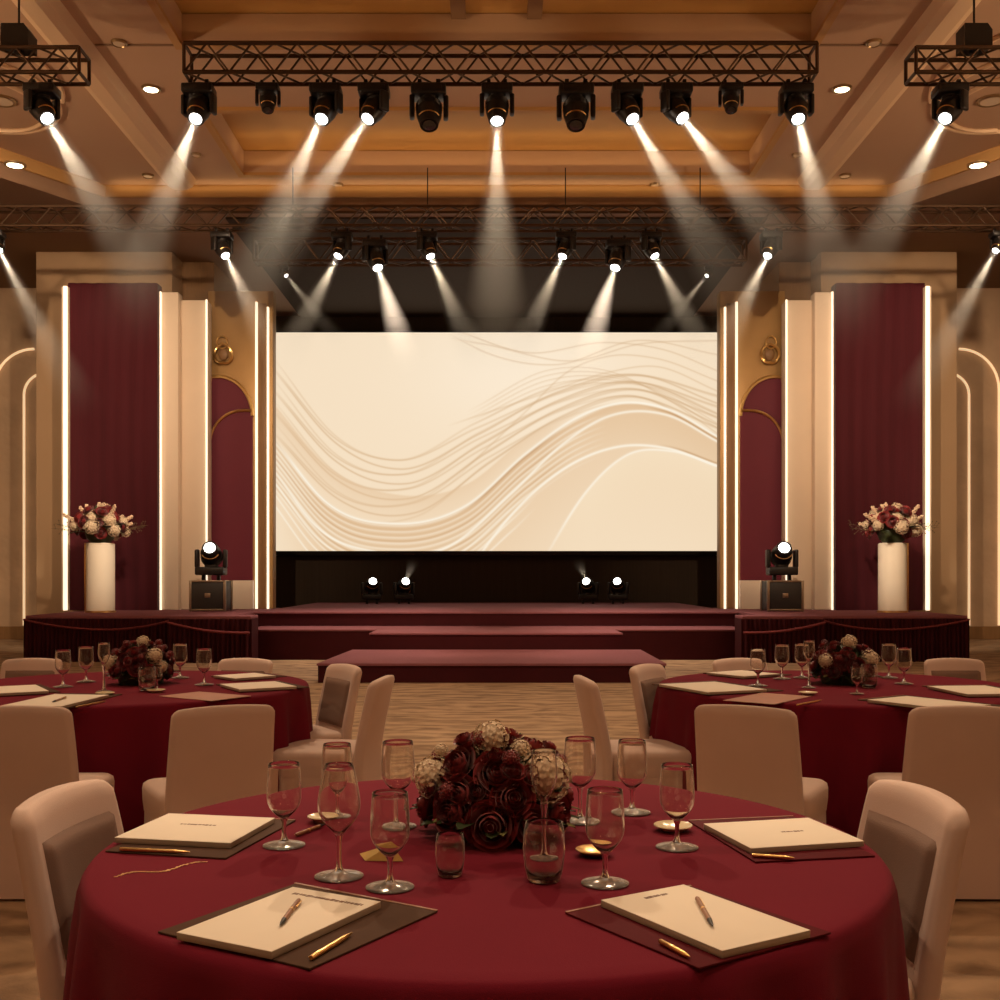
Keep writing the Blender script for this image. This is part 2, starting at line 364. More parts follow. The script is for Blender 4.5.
# lowest step, with splayed ends
t = thing('stage_step', 'lowest and widest burgundy step at the stage front', 'step', (0, 14.3, 0))
a0, a1, b0, b1 = X(318, 14.3), X(665, 14.3), X(352, 16.9), X(641, 16.9)
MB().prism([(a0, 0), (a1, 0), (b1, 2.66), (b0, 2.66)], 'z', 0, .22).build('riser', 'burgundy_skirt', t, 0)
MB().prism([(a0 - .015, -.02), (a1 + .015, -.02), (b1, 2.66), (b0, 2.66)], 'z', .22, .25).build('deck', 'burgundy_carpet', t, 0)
for s in (-1, 1):
    t = thing('stage_wing', f'{SIDE[s]} burgundy stage wing with pleated skirt carrying the flower pedestal', 'stage', (0, 0, 0))
    xa, xb, xc = s * -X(24, 17.7), s * -X(172, 17.7), s * -X(250, 17.5)
    def bxs(a, b, y0, y1, z0, z1, bev=0): a, b = sorted((a, b)); return MB().box((a, y0, z0), (b, y1, z1), bev)
    xd = s * 4.27; d = bxs(xa, xb, 17.75, 21.25, DECK - .05, DECK, .01)
    a, b = sorted((xb, xc)); d.box((a, 17.55, DECK - .05), (b, 18.1, DECK), .01)
    a, b = sorted((xb, xd)); d.box((a, 18.1, DECK - .05), (b, 21.95, DECK), .01)
    d.build('deck', 'burgundy_carpet', t)
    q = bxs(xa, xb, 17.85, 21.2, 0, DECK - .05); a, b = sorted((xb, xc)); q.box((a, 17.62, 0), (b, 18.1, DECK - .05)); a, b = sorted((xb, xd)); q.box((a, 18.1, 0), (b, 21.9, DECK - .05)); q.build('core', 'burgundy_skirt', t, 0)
    def pleats(a, b, y, n, z0=0.0, z1=DECK - .05, side=False):
        def fn(u, v):
            ph = u * n * 2 * PI; k = 1 - .55 * v
            return ((a + (b - a) * u, y - .03 - .035 * k * math.sin(ph) - .012 * math.sin(ph * .37 + 1), z0 + (z1 - z0) * v))
        return MB().grid(fn, n * 8, 4)
    pleats(xa, xb, 17.77, 34).build('pleated_skirt', 'burgundy_skirt', t, 60)
    pleats(xb, xc, 17.57, 17).build('pleated_skirt', 'burgundy_skirt', t, 60)
    MB().grid(lambda u, v: (xa + s * (.02 + .03 * math.sin(u * 90)), 17.75 + 3.4 * u, (DECK - .05) * v), 120, 2).build('end_skirt', 'burgundy_skirt', t, 60)
    # draped swag line along the front
    pts = []
    for i in range(25):
        u = i / 24; pts.append((xa + (xb - xa) * u, 17.68, DECK - .06 - .19 * math.sin(PI * min(1, u * 1.0)) ** .8 * (.7 + .3 * u)))
    q = MB()
    q.loft([[Vector(p) + Vector((0, 0, .018)), Vector(p) + Vector((0, -.02, 0)), Vector(p) + Vector((0, 0, -.018))] for p in pts])
    q.build('swag', 'swag', t)
    pts = [(xb + (xc - xb) * u, 17.47, DECK - .10 - .16 * u - .05 * math.sin(PI * u)) for u in [i / 14 for i in range(15)]]
    q = MB(); q.loft([[Vector(p) + Vector((0, 0, .022)), Vector(p) + Vector((0, -.025, 0)), Vector(p) + Vector((0, 0, -.022))] for p in pts]); q.build('swag', 'swag', t)

# ------------------------------------------------------------------ screen
def cr(pts, xs):
    pts = sorted(pts); px = np.array([p[0] for p in pts], float); py = np.array([p[1] for p in pts], float)
    m = np.gradient(py, px); k = np.clip(np.searchsorted(px, xs) - 1, 0, len(px) - 2)
    h = px[k + 1] - px[k]; t = (xs - px[k]) / h; lo = xs < px[0]; t = np.clip(t, 0, 1)
    return (2 * t**3 - 3 * t**2 + 1) * py[k] + (t**3 - 2 * t**2 + t) * h * m[k] + (-2 * t**3 + 3 * t**2) * py[k + 1] + (t**3 - t**2) * h * m[k + 1] + np.where(lo, (xs - px[0]) * m[0], 0)
def srgb(c): c = np.asarray(c, float) / 255; return np.where(c <= .04045, c / 12.92, ((c + .055) / 1.055) ** 2.4)
def screen_mesh(w, h):
    NU, NV = 440, 217
    u = np.arange(NU + 1.0); v = np.arange(NV + 1.0)
    U, V = np.meshgrid(u, v)
    img = np.empty(U.shape + (3,)); img[:] = (246, 224, 194)
    img += ((np.exp(-((U - 250) / 110)**2 - ((V - 40) / 70)**2))[..., None]) * np.array((6, 10, 15))
    def blend(mask, col): 
        nonlocal img
        img = img * (1 - mask[..., None]) + np.array(col, float) * mask[..., None]
    def line(pts, wd, col, al, u0=-9, u1=999):
        y = cr(pts, u)[None, :]; sl = np.gradient(y[0])[None, :]; d = np.abs(V - y) / np.sqrt(1 + sl**2)
        fade = np.clip((U - u0) / 30, 0, 1) * np.clip((u1 - U) / 30, 0, 1)
        blend(np.exp(-(d / wd)**2) * al * fade, col)
    def below(pts, dep, col, al, u0=-9, u1=999):
        y = cr(pts, u)[None, :]; d = V - y
        fade = np.clip((U - u0) / 50, 0, 1) * np.clip((u1 - U) / 50, 0, 1)
        blend(np.where(d > 0, np.exp(-d / dep), 0) * np.clip(d / 2, 0, 1) * al * fade, col)
    def lerp(A, B, t): return [(a[0] + (b[0] - a[0]) * t, a[1] + (b[1] - a[1]) * t) for a, b in zip(A, B)]
    white, tan, dk = (255, 246, 228), (206, 168, 126), (176, 124, 76)
    A = [(0, 28), (60, 100), (122, 125), (200, 92), (280, 55), (360, 40), (440, 62)]
    B = [(0, 112), (60, 172), (140, 182), (215, 130), (285, 88), (350, 68), (440, 104)]
    for k in range(13):
        t = k / 12; L_ = lerp(A, B, t); L_ = [(x, y + 3 * math.sin(k * 2.1 + x * .02)) for x, y in L_]
        line(L_, .9, tan, .30 + .12 * (k % 3))
    W1 = [(0, 108), (50, 168), (120, 190), (190, 172), (250, 120), (300, 85), (345, 70), (390, 76), (440, 103)]
    below(W1, 42, (222, 184, 142), .85)
    below([(0, 72), (50, 130), (120, 160), (190, 150), (250, 104), (300, 78)], 26, (226, 190, 150), .55, -99, 320)
    W2 = [(0, 140), (40, 192), (100, 218), (170, 214), (235, 160), (285, 112), (330, 84), (390, 82), (440, 108)]
    below(W2, 60, (232, 200, 162), .8)
    for k in range(9):
        L_ = lerp(W1, [(x, y + 46) for x, y in W1], k / 8)
        line(L_, .8, dk if k % 3 == 0 else tan, .30, -99, 300)
        line([(x, y + 2.5) for x, y in L_], .9, white, .45, -99, 330)
    line(W1, 1.3, white, .95); line([(x, y + 3) for x, y in W1], 1.0, dk, .55, 180, 290); line([(x, y + 3) for x, y in W1], 1.0, dk, .6, 370, 999)
    line(W2, 1.3, white, .85)
    W3 = [(150, 300), (190, 240), (238, 178), (290, 134), (345, 113), (390, 115), (440, 132)]
    below(W3, 55, (238, 210, 176), .75, 190); line(W3, 1.3, white, .9, 180); line([(x, y - 2) for x, y in W3], .9, dk, .5, 380)
    W4 = [(230, 300), (272, 218), (310, 158), (350, 122), (395, 118), (440, 133)]
    below(W4, 70, (246, 224, 192), .9, 262); line(W4, 1.2, white, .85, 262)
    for o in (10, 22, 33): line([(x, y + o + x * .02) for x, y in W2], .9, white, .6, -99, 260)
    T1 = [(170, 0), (215, 22), (280, 32), (360, 8), (440, 22)]
    T2 = [(150, 2), (210, 12), (300, 28), (360, 12), (440, 8)]
    T3 = [(180, -2), (250, 20), (330, 10), (390, 18), (440, 38)]
    T4 = [(250, 78), (290, 40), (330, 24), (380, 26), (440, 48)]
    T5 = [(270, 60), (330, 40), (380, 34), (440, 58)]
    for q in (T1, T2, T3, T4, T5): line(q, .8, tan, .38, 170)
    for o in range(5): line([(200, 90 - o * 4), (270, 58 - o * 5), (330, 50 - o * 3), (390, 58 + o * 2), (440, 80 + o * 5)], .7, tan, .33, 190)
    lin = srgb(np.clip(img, 0, 255))
    me = bpy.data.meshes.new('screen_face')
    X_ = (U / NU - .5) * w; Z_ = (1 - V / NV) * h
    vs = np.stack([X_, np.zeros_like(X_), Z_], -1).reshape(-1, 3)
    ii = np.arange((NU + 1) * (NV + 1)).reshape(NV + 1, NU + 1)
    fs = np.stack([ii[:-1, :-1], ii[1:, :-1], ii[1:, 1:], ii[:-1, 1:]], -1).reshape(-1, 4)
    me.from_pydata(vs.tolist(), [], fs.tolist())
    ca = me.color_attributes.new('picture', 'FLOAT_COLOR', 'POINT')
    ca.data.foreach_set('color', np.concatenate([lin.reshape(-1, 3), np.ones((lin.shape[0] * lin.shape[1], 1))], 1).astype(np.float32).ravel())
    m, t, N, L, b = nt('screen_picture'); N.remove(b)
    at = N.new('ShaderNodeAttribute'); at.attribute_name = 'picture'
    e = N.new('ShaderNodeEmission'); e.inputs['Strength'].default_value = SCREEN
    L.new(at.outputs['Color'], e.inputs['Color']); L.new(e.outputs[0], N['Material Output'].inputs['Surface'])
    me.materials.append(m); return me
SCREEN = 1.0
DS = 26.3
t = thing('led_screen', 'large glowing cream screen with flowing wave lines above the stage', 'screen', (0, DS, Z(551, DS)))
sw, sh = (716.5 - 276) / F * DS, (551 - 333) / F * DS
link('picture', screen_mesh(sw, sh), t, ((X(716.5, DS) + X(276, DS)) / 2, -.06, 0))
q = MB(); q.box((-sw / 2 - .09, -.05, -.1), (sw / 2 + .09, .25, sh + .06), .01); q.build('housing', 'black_metal', t)
structure('wall_screen', MB().box((-6.3, 26.6, 0), (6.3, 26.8, ZL)), 'black_drape')

# ------------------------------------------------------------------ set pieces on the wings
def mxb(s, pa, pb, D0, D1, z0, z1, bev=.01, o=(0, 0, 0)):
    a, b = sorted((s * -X(pa, D0), s * -X(pb, D0)))
    return MB().box((a - o[0], D0 - o[1], z0 - o[2]), (b - o[0], D1 - o[1], z1 - o[2]), bev)
for s in (-1, 1):
    side = SIDE[s]
    def org(pa, pb, D): return Vector((s * -(X(pa, D) + X(pb, D)) / 2, D, DECK))
    # burgundy panel
    o = org(68, 157, 20.5); t = thing('stage_drape', f'tall burgundy fabric panel behind the flower pedestal, {side} of the screen', 'panel', o)
    zt = Z(283, 20.5); hw = abs(X(157, 20.5) - X(68, 20.5)) / 2
    MB().grid(lambda u, v: ((u - .5) * 2 * hw, -.012 * math.sin(u * 40 + 3 * math.sin(v * 3)) - .01 * math.sin(u * 17), (zt - DECK) * v), 90, 8).build('fabric', 'burgundy_drape', t, 60)
    MB().box((-hw, .03, 0), (hw, .3, zt - DECK)).build('frame', 'burgundy_drape', t, 0)
    zz = Z(288, 20.5)
    mxb(s, 61.5, 68, 20.4, 20.8, DECK, zz, .005, o).build('edge_post', 'cream', t)
    mxb(s, 63.2, 66.8, 20.36, 20.40, DECK, zz, 0, o).build('led_strip', 'led', t, 0)
    # cream pillars
    o = org(158, 178, 20.7); t = thing('stage_pillar', f'plain cream pillar next to the burgundy panel, {side} of the screen', 'pillar', o)
    mxb(s, 158, 178.3, 20.7, 21.0, DECK, Z(292, 20.7), .02, o).build('body', 'cream', t)
    mxb(s, 158.6, 161, 20.66, 20.70, DECK, Z(292, 20.7), 0, o).build('led_strip', 'led', t, 0)
    o = org(179, 207, 20.9); t = thing('stage_pillar', f'wider cream pillar outlined with light strips beside the arch, {side} of the screen', 'pillar', o)
    mxb(s, 179, 207, 20.9, 21.25, DECK, Z(300, 20.9), .02, o).build('body', 'cream', t)
    mxb(s, 179.0, 180.1, 20.86, 20.90, DECK, Z(300, 20.9), 0, o).build('led_strip', 'led', t, 0)
    mxb(s, 205.6, 207.0, 20.86, 20.90, DECK, Z(300, 20.9), 0, o).build('led_strip', 'led', t, 0)
    # gold arched wall
    D = 21.4; o = org(208, 273, D); t = thing('arched_panel', f'gold set wall with overlapping burgundy arches, {side} of the screen', 'panel', o)
    mxb(s, 208, 273, D, D + .3, DECK, Z(291, D), .01, o).build('wall_board', 'gold_wall', t)
    mxb(s, 258, 266, D - .06, D, DECK, Z(304, D), .005, o).build('dark_rib', 'brown_wood', t)
    for pa, pb, pt in ((255.2, 256.9, 303), (266.8, 268.4, 308)):
        mxb(s, pa, pb, D - .10, D - .02, DECK, Z(pt, D), 0, o).build('led_strip', 'led', t, 0)
    def lx(px): return s * -X(px, D) - o.x
    def lz(py): return Z(py, D) - DECK
    # outer arch: quarter arches that share the springing
    outer = [(lx(210.5), lz(607)), (lx(210.5), lz(384))] + [(lx(219 + 34 * math.sin(a)), lz(417 - 40 * math.cos(a))) for a in [(-.22 + 1.77 * i / 14) for i in range(15)]] + [(lx(253), lz(607))]
    q = MB(); q.prism(outer, 'y', -.03, 0.0); q.build('outer_arch', 'arch_red', t, 0)
    q = MB(); q.tube([(p[0], -.05, p[1]) for p in outer[:-1]], .035, 8); q.build('outer_arch_rim', 'gold', t)
    inner = [(lx(210.8), lz(607)), (lx(210.8), lz(444))] + [(lx(244 - 33 * math.cos(a)), lz(444 - 33 * math.sin(a))) for a in [PI / 2 * i / 12 for i in range(1, 13)]] + [(lx(253), lz(411)), (lx(253), lz(607))]
    q = MB(); q.prism(inner, 'y', -.06, -.03); q.build('inner_arch', 'arch_red', t, 0)
    q = MB(); q.tube([(p[0], -.08, p[1]) for p in inner[:-1]], .028, 8); q.build('inner_arch_rim', 'gold', t)
    # sconce: looped gold ring
    c = Vector((s * -X(224, D), D - .03, Z(354, D)))
    t2 = thing('wall_sconce', f'small looped gold ring sconce above the arch, {side} of the screen', 'sconce', c)
    q = MB(); q.tube([(.17 * math.sin(a) * (1 + .12 * math.cos(a)), -.06 - .03 * math.sin(2 * a), .18 * math.cos(a) - .05 * abs(math.sin(a))) for a in [2 * PI * i / 28 for i in range(29)]], .028, 8)
    q.build('ring', 'gold', t2)
    q = MB(); q.tube([(.02 * s + .10 * math.sin(a) , -.05, .21 + .12 * math.cos(a)) for a in [2 * PI * i / 20 for i in range(21)]], .016, 8); q.build('loop', 'gold', t2)
    MB().ball((0, -.02, -.01), (.10, .03, .12)).build('back_plate', 'brown_wood', t2)
    # white plinth
    D = 21.1; o = org(222, 252, D); 
    tag(mxb(s, 223, 252, D, D + .2, DECK, Z(580.5, D), .01, o).build('plinth', 'white_box', None, 40, o), f'low white plinth against the burgundy arch, {side} side of stage', 'plinth')

# ------------------------------------------------------------------ moving head lights
q = MB()
for x in (-.09, .09):
    q.box((x - .02, -.03, -.06), (x + .02, .03, .01), .004)
ME_CLAMP = MB().box((-.02, -.03, -.06), (.02, .03, .012), .004).mesh('clamp', 'black_metal')
ME_BASE = MB().box((-.17, -.12, -.16), (.17, .12, -.06), .02, seg=3).box((-.13, -.125, -.14), (.13, -.118, -.08), .002).mesh('base', 'black_metal')
q = MB()
for x in (-1, 1):
    q.box((x * .165 - .025, -.06, -.37), (x * .165 + .025, .06, -.15), .018, seg=3)
q.lathe([(.08, -.185), (.08, -.155)], 20)
ME_YOKE = q.mesh('yoke', 'black_metal')
q = MB().lathe([(.055, -.17), (.095, -.155), (.118, -.10), (.125, -.02), (.122, .04), (.105, .10), (.094, .15), (.090, .165), (.078, .165), (.074, .15)], 28)
for k in range(4): q.lathe([(.126, -.03 - k * .018), (.130, -.034 - k * .018), (.126, -.038 - k * .018)], 28, False, False)
ME_HEAD = q.mesh('head', 'black_metal')
q = MB().tube([(.108 * math.cos(a), .108 * math.sin(a), .085) for a in [PI * .15 + PI * .7 * i / 12 for i in range(13)]], .008, 6)
ME_BAND = q.mesh('accent_band', 'gold')
ME_LENS = MB().lathe([(.066, .158), (.064, .168), (.045, .175), (.02, .178)], 24).mesh('lens', 'lens')
ME_LENS0 = MB().lathe([(.066, .158), (.064, .168), (.045, .175), (.02, .178)], 24).mesh('lens', 'lens_off')
PIVOT = -.31
def moving_head(p, aim, label, s=1.0, lit=True, upright=False, group='moving head stage lights'):
    aim = Vector(aim).normalized()
    t = thing('moving_head_light', label, 'stage light', p, 0, group, s)
    fl = Matrix.Rotation(PI, 4, 'X') if upright else Matrix.Identity(4)
    if upright:
        t.rotation_euler = (PI, 0, 0); aim_l = Vector((aim.x, -aim.y, -aim.z))
    else: aim_l = aim
    pan = math.atan2(aim_l.x, -aim_l.y) if abs(aim_l.x) + abs(aim_l.y) > .05 else 0
    for x in (-.09, .09): link('clamp' if not upright else 'foot', ME_CLAMP, t, (x, 0, 0))
    link('base', ME_BASE, t)
    link('yoke', ME_YOKE, t, (0, 0, 0), (0, 0, pan))
    z = aim_l; xx = Vector((math.cos(pan), math.sin(pan), 0)); xx = (xx - z * xx.dot(z)).normalized(); yy = z.cross(xx)
    R = Matrix((xx, yy, z)).transposed()
    h = link('head', ME_HEAD, t, (0, 0, PIVOT), R.to_euler())
    link('lens', ME_LENS if lit else ME_LENS0, h)
    link('accent_band', ME_BAND, h)
    return Vector(p) + Vector((0, 0, -PIVOT * s if upright else PIVOT * s)) + aim * (.185 * s)
q = MB().lathe([(.16 + .84 * z, z) for z in (0, .25, .5, .75, 1.0)], 28)
ME_BEAM = q.mesh('haze_beam', 'haze')
def beam(src, aim, L, half, power, label, col=(1, .78, .52)):
    aim = Vector(aim).normalized(); R = L * math.tan(half)
    u, w, d = frame_from(aim); w = d.cross(u)
    o = link('haze_beam', ME_BEAM, None, src, Matrix((u, w, d)).transposed().to_euler(), (R, R, L))
    tag(o, label, 'light beam', None, 'stuff')
    l = bpy.data.lights.new('beam_spot', 'SPOT'); l.energy = power; l.color = col
    l.spot_size = 2 * half * .9; l.spot_blend = .55; l.shadow_soft_size = R * .065
    lo = bpy.data.objects.new('beam_spot', l); C.objects.link(lo); lo.location = src
    lo.rotation_euler = aim.to_track_quat('-Z', 'Y').to_euler()
DF, ZF = 12.15, 6.80
def head_at(px, tpx, tpy, dD, name, lit=True, s=1.0, D=DF, z=ZF, L=3.4, half=math.radians(7.8), power=1050, drop=0.0):
    p = Vector((X(px, D), D, z))
    piv = p + Vector((0, 0, PIVOT * s))
    aim = P(tpx, tpy, D + dD) - piv
    src = moving_head(p, aim, name, s, lit)
    if lit: beam(src, aim, L, half, power, 'hazy beam from ' + name)
front = [(199, 160, 215, -.9, 1, 1), (268, 262, 300, -.9, 0, .72), (326, 272, 225, -.9, 1, 1), (374, 285, 240, -.9, 1, 1), (429, 429, 170, -.35, 0, 1.12), (497, 497, 300, -.9, 1, 1),
         (576, 576, 170, -.35, 0, 1.12), (627, 702, 235, -.9, 1, 1), (676, 755, 210, -.9, 1, 1), (731, 737, 300, -.9, 0, .72), (796, 822, 220, -.9, 1, 1)]
ordn = ['first', 'second', 'third', 'fourth', 'fifth', 'sixth', 'seventh', 'eighth', 'ninth', 'tenth', 'eleventh']
for k, (px, tx, ty, dD, lit, s) in enumerate(front):
    nm = f'{ordn[k]} light from the left hung under the main front truss' + ('' if lit else ', unlit')
    head_at(px, tx, ty, dD, nm, bool(lit), s)
head_at(42, 122, 245, -.9, 'lone light hung under the short truss at the left edge')
head_at(950, 876, 245, -.9, 'lone light hung under the short truss at the right edge')
DB, ZB = 18.0, 7.0
back = [(222, 262, 330, 1, 'light nearest the burgundy panel hung on the back truss, {}'), (342, 300, 330, 1, 'second light in from the end hung on the back truss, {}'),
        (375, 402, 345, 1.15, 'lower third light hung on the back truss, {}'), (427, 470, 345, 1, 'innermost light hung on the back truss, {}')]
for s in (-1, 1):
    for px, tx, ty, sc_, nm in back:
        if s > 0: px, tx = 2 * CX - px, 2 * CX - tx
        head_at(px, tx, ty, -.6, nm.format(SIDE[s] + ' half'), True, sc_, DB, ZB - (.12 if sc_ > 1 else 0), 2.3, math.radians(9.5), 480)
    px, tx = (284, 322) if s < 0 else (2 * CX - 284, 2 * CX - 322)
    head_at(px, tx, 320, -.4, f'small light hung under the lower back truss, {SIDE[s]} end', True, .45, 18.65, 6.61, 1.9, math.radians(7), 150)
    px, tx = (-4, 52) if s < 0 else (2 * CX + 6, 2 * CX - 52)
    head_at(px, tx, 350, -.5, f'light at the frame edge hung on the back truss, far {SIDE[s]}', True, .8, DB, ZB, 3.4, math.radians(7), 700)
# lights standing on the stage floor before the black wall
for px, tx, nm in ((372, 380, 'outer light on the stage floor under the screen, left'), (404, 420, 'inner light on the stage floor under the screen, left'),
                   (588, 572, 'inner light on the stage floor under the screen, right'), (618, 610, 'outer light on the stage floor under the screen, right')):
    p = Vector((X(px, 25.0), 25.0, DECK + .02)); aim = P(tx, 545, 23.6) - (p + Vector((0, 0, .4)))
    src = moving_head(p, aim, nm, 1.25, True, True, 'lights standing under the screen')
    if 'inner' in nm: beam(src, aim, .9, math.radians(12), 22, 'short hazy beam rising from the ' + nm.split(' on the')[0] + ' on the stage floor, ' + nm[-5:].strip(' ,'))
# flight cases with a light on top
for s in (-1, 1):
    D = 20.0; xc = s * -X(210.5, D); w = 34 / F * D; zt = Z(581, D); 
    t = thing('flight_case', f'black flight case with metal edges under the stage light, {SIDE[s]} wing', 'case', (xc, D, DECK))
    hh = zt - DECK
    MB().box((-w / 2, -.2, .02), (w / 2, .3, hh), .01).build('box', 'case_black', t)
    q = MB()
    for x in (-w / 2, w / 2):
        for y in (-.2, .3): q.box((x - .022, y - .022, 0), (x + .022, y + .022, hh + .012), .005)
    for z in (.03, hh):
        for y in (-.2, .3): q.box((-w / 2, y - .015, z - .018), (w / 2, y + .015, z + .012), .004)
    q.build('edging', 'alu', t)
    MB().box((-.05, -.215, hh * .45), (.05, -.2, hh * .6), .004).build('latch', 'alu', t)
    p = Vector((xc, D + .05, zt + .015)); aim = Vector((-.12 * s, -1, .55)) if s < 0 else Vector((-.05, -1, .55))
    moving_head(p, aim, f'stage light standing on the flight case, {SIDE[s]} wing', 1.5, True, True, 'lights on flight cases')

# ------------------------------------------------------------------ trusses
def truss(name, label, xa, xb, D0, D1, z0, z1, step, group=None):
    t = thing(name, label, 'truss', ((xa + xb) / 2, (D0 + D1) / 2, z0), 0, group)
    hx, hy, h = (xb - xa) / 2, (D1 - D0) / 2, z1 - z0
    for y in (-hy, hy):
        for z in (0, h): MB().tube([(-hx, y, z), (hx, y, z)], .024, 8).build('chord', 'truss', t)
    n = max(2, int(round(2 * hx / step))); q = MB()
    for i in range(n):
        x0, x1 = -hx + 2 * hx * i / n, -hx + 2 * hx * (i + 1) / n; xm = (x0 + x1) / 2
        for y in (-hy, hy): q.tube([(x0, y, 0), (xm, y, h)], .012, 6); q.tube([(xm, y, h), (x1, y, 0)], .012, 6)
        for z in (0, h): q.tube([(x0, -hy, z), (xm, hy, z)], .012, 6); q.tube([(xm, hy, z), (x1, -hy, z)], .012, 6)
    for x in (-hx, hx):
        for y in (-hy, hy): q.tube([(x, y, 0), (x, y, h)], .02, 6)
        for z in (0, h): q.tube([(x, -hy, z), (x, hy, z)], .02, 6)
    q.build('lattice', 'truss', t)
    return t
truss('lighting_truss', 'long front lighting truss carrying eleven stage lights', X(184, 12), X(817, 12), 12.0, 12.3, 6.833, 7.147, .5)
truss('lighting_truss', 'short front truss cut off by the left frame edge', X(-90, 12), X(79, 12), 12.0, 12.3, 6.833, 7.10, .5)
truss('lighting_truss', 'short front truss cut off by the right frame edge', X(916, 12), X(1085, 12), 12.0, 12.3, 6.833, 7.10, .5)
truss('lighting_truss', 'long back truss running across the room before the stage', X(-30, 18), X(1030, 18), 17.85, 18.15, 7.02, 7.33, .55)
truss('lighting_truss', 'lower back truss hung directly above the screen', X(255, 18.6), X(745, 18.6), 18.5, 18.8, 6.64, 7.0, .55)
for s in (-1, 1):
    x = s * -X(19, 12.15); z = 7.10
    t = thing('chain_hoist', f'black chain hoist on top of the short truss, {SIDE[s]} side', 'hoist', (x, 12.15, z + .03))
    q = MB(); q.prism([(-.15, 0), (.15, 0), (.15, .18), (.10, .25), (-.15, .25)], 'y', -.12, .12); q.build('body', 'black_metal', t, 0)
    MB().tube([(0, 0, .24), (0, 0, ZC - z - .03)], .012, 6).build('chain', 'black_metal', t)
    MB().box((-.04, -.04, -.04), (.04, .04, .01), .01).build('hook', 'black_metal', t)
q = 0
for px in (300, 430, 563, 693):
    q += 1
    tag(MB().tube([(X(px, 18.65), 18.0, 7.35), (X(px, 18.65), 18.0, ZC)], .01, 6).build('suspension_cable', 'black_metal'), f'{["first","second","third","fourth"][q-1]} thin cable from the left holding the back truss', 'cable', 'truss cables')

# ------------------------------------------------------------------ flowers
def rose_mesh(seed, layers=((5, .98, .62), (5, .82, .80), (5, .65, .92), (5, .48, 1.0), (4, .32, 1.04), (3, .17, 1.05))):
    rn = random.Random(seed); q = MB()
    for li, (n, r, ht) in enumerate(layers):
        for k in range(n):
            a = 2 * PI * (k + .5 * (li % 2)) / n + rn.uniform(-.12, .12); wd = 2 * PI / n * 1.3; tw = rn.uniform(-.06, .06); hh = ht * rn.uniform(.94, 1.04)
            def fn(u, v):
                th = a + (u - .5) * wd
                open_ = .30 * max(0, .6 - li * .2)
                rad = r * (.42 + .58 * math.sin(min(1, v * 1.25) * PI / 2)) - r * .10 * max(0, v - .75) / .25 * (1 if li > 1 else 0)
                rad *= 1 + .10 * (u - .5) + tw
                rad += open_ * max(0, v - .55) / .45
                edge = 1 - .30 * abs(2 * u - 1) ** 2.5
                z = -.42 + 1.0 * hh * v * edge - open_ * .5 * max(0, v - .8) / .2
                return (rad * math.cos(th), rad * math.sin(th), z)
            q.grid(fn, 8, 7)
    q.ball((0, 0, -.05), (.5, .5, .45), 10, 6)
    return q.mesh('rose', 'rose', 80)
ROSES = [rose_mesh(1), rose_mesh(2), rose_mesh(3)]
def hydrangea_mesh(seed, mt, name):
    rn = random.Random(seed); q = MB(); q.ball((0, 0, 0), .62, 10, 7)
    n = 84
    for i in range(n):
        z = 1 - 1.75 * (i + .5) / n; ph = i * 2.39996; rr = math.sqrt(max(0, 1 - z * z)); d = Vector((rr * math.cos(ph), rr * math.sin(ph), z))
        u, w, _ = frame_from(d); c = d * (.84 + rn.uniform(-.08, .12)); s = .165
        for k in range(4):
            a = k * PI / 2 + rn.uniform(0, 1); e = (u * math.cos(a) + w * math.sin(a)) * s; g = (-u * math.sin(a) + w * math.cos(a)) * s * .55
            q.add([c, c + e * .6 + g + d * .10, c + e * 1.1 + d * .06, c + e * .6 - g + d * .10], [[0, 1, 2, 3]])
    return q.mesh(name, mt, 30)
HYD = hydrangea_mesh(4, 'bloom_white', 'white_bloom')
FILL = [hydrangea_mesh(5, 'rose', 'filler_flower'), hydrangea_mesh(6, 'rose', 'filler_flower')]
def leaf_mesh(mt, wd=.28):
    q = MB(); q.grid(lambda u, v: ((u - .5) * 2 * wd * math.sin(PI * min(1, v * .97 + .03)) ** .8, v, .25 * v * (1 - v) + .10 * abs(u - .5)), 4, 8)
    return q.mesh('leaf', mt, 60)
LEAF = leaf_mesh('leaf'); LEAFP = leaf_mesh('leaf_pale', .2)
def orient(d, roll=0.0): return (Vector(d).to_track_quat('Z', 'Y') @ Quaternion((0, 0, 1), roll)).to_euler()
def orient_y(d): return Vector(d).to_track_quat('Y', 'Z').to_euler()
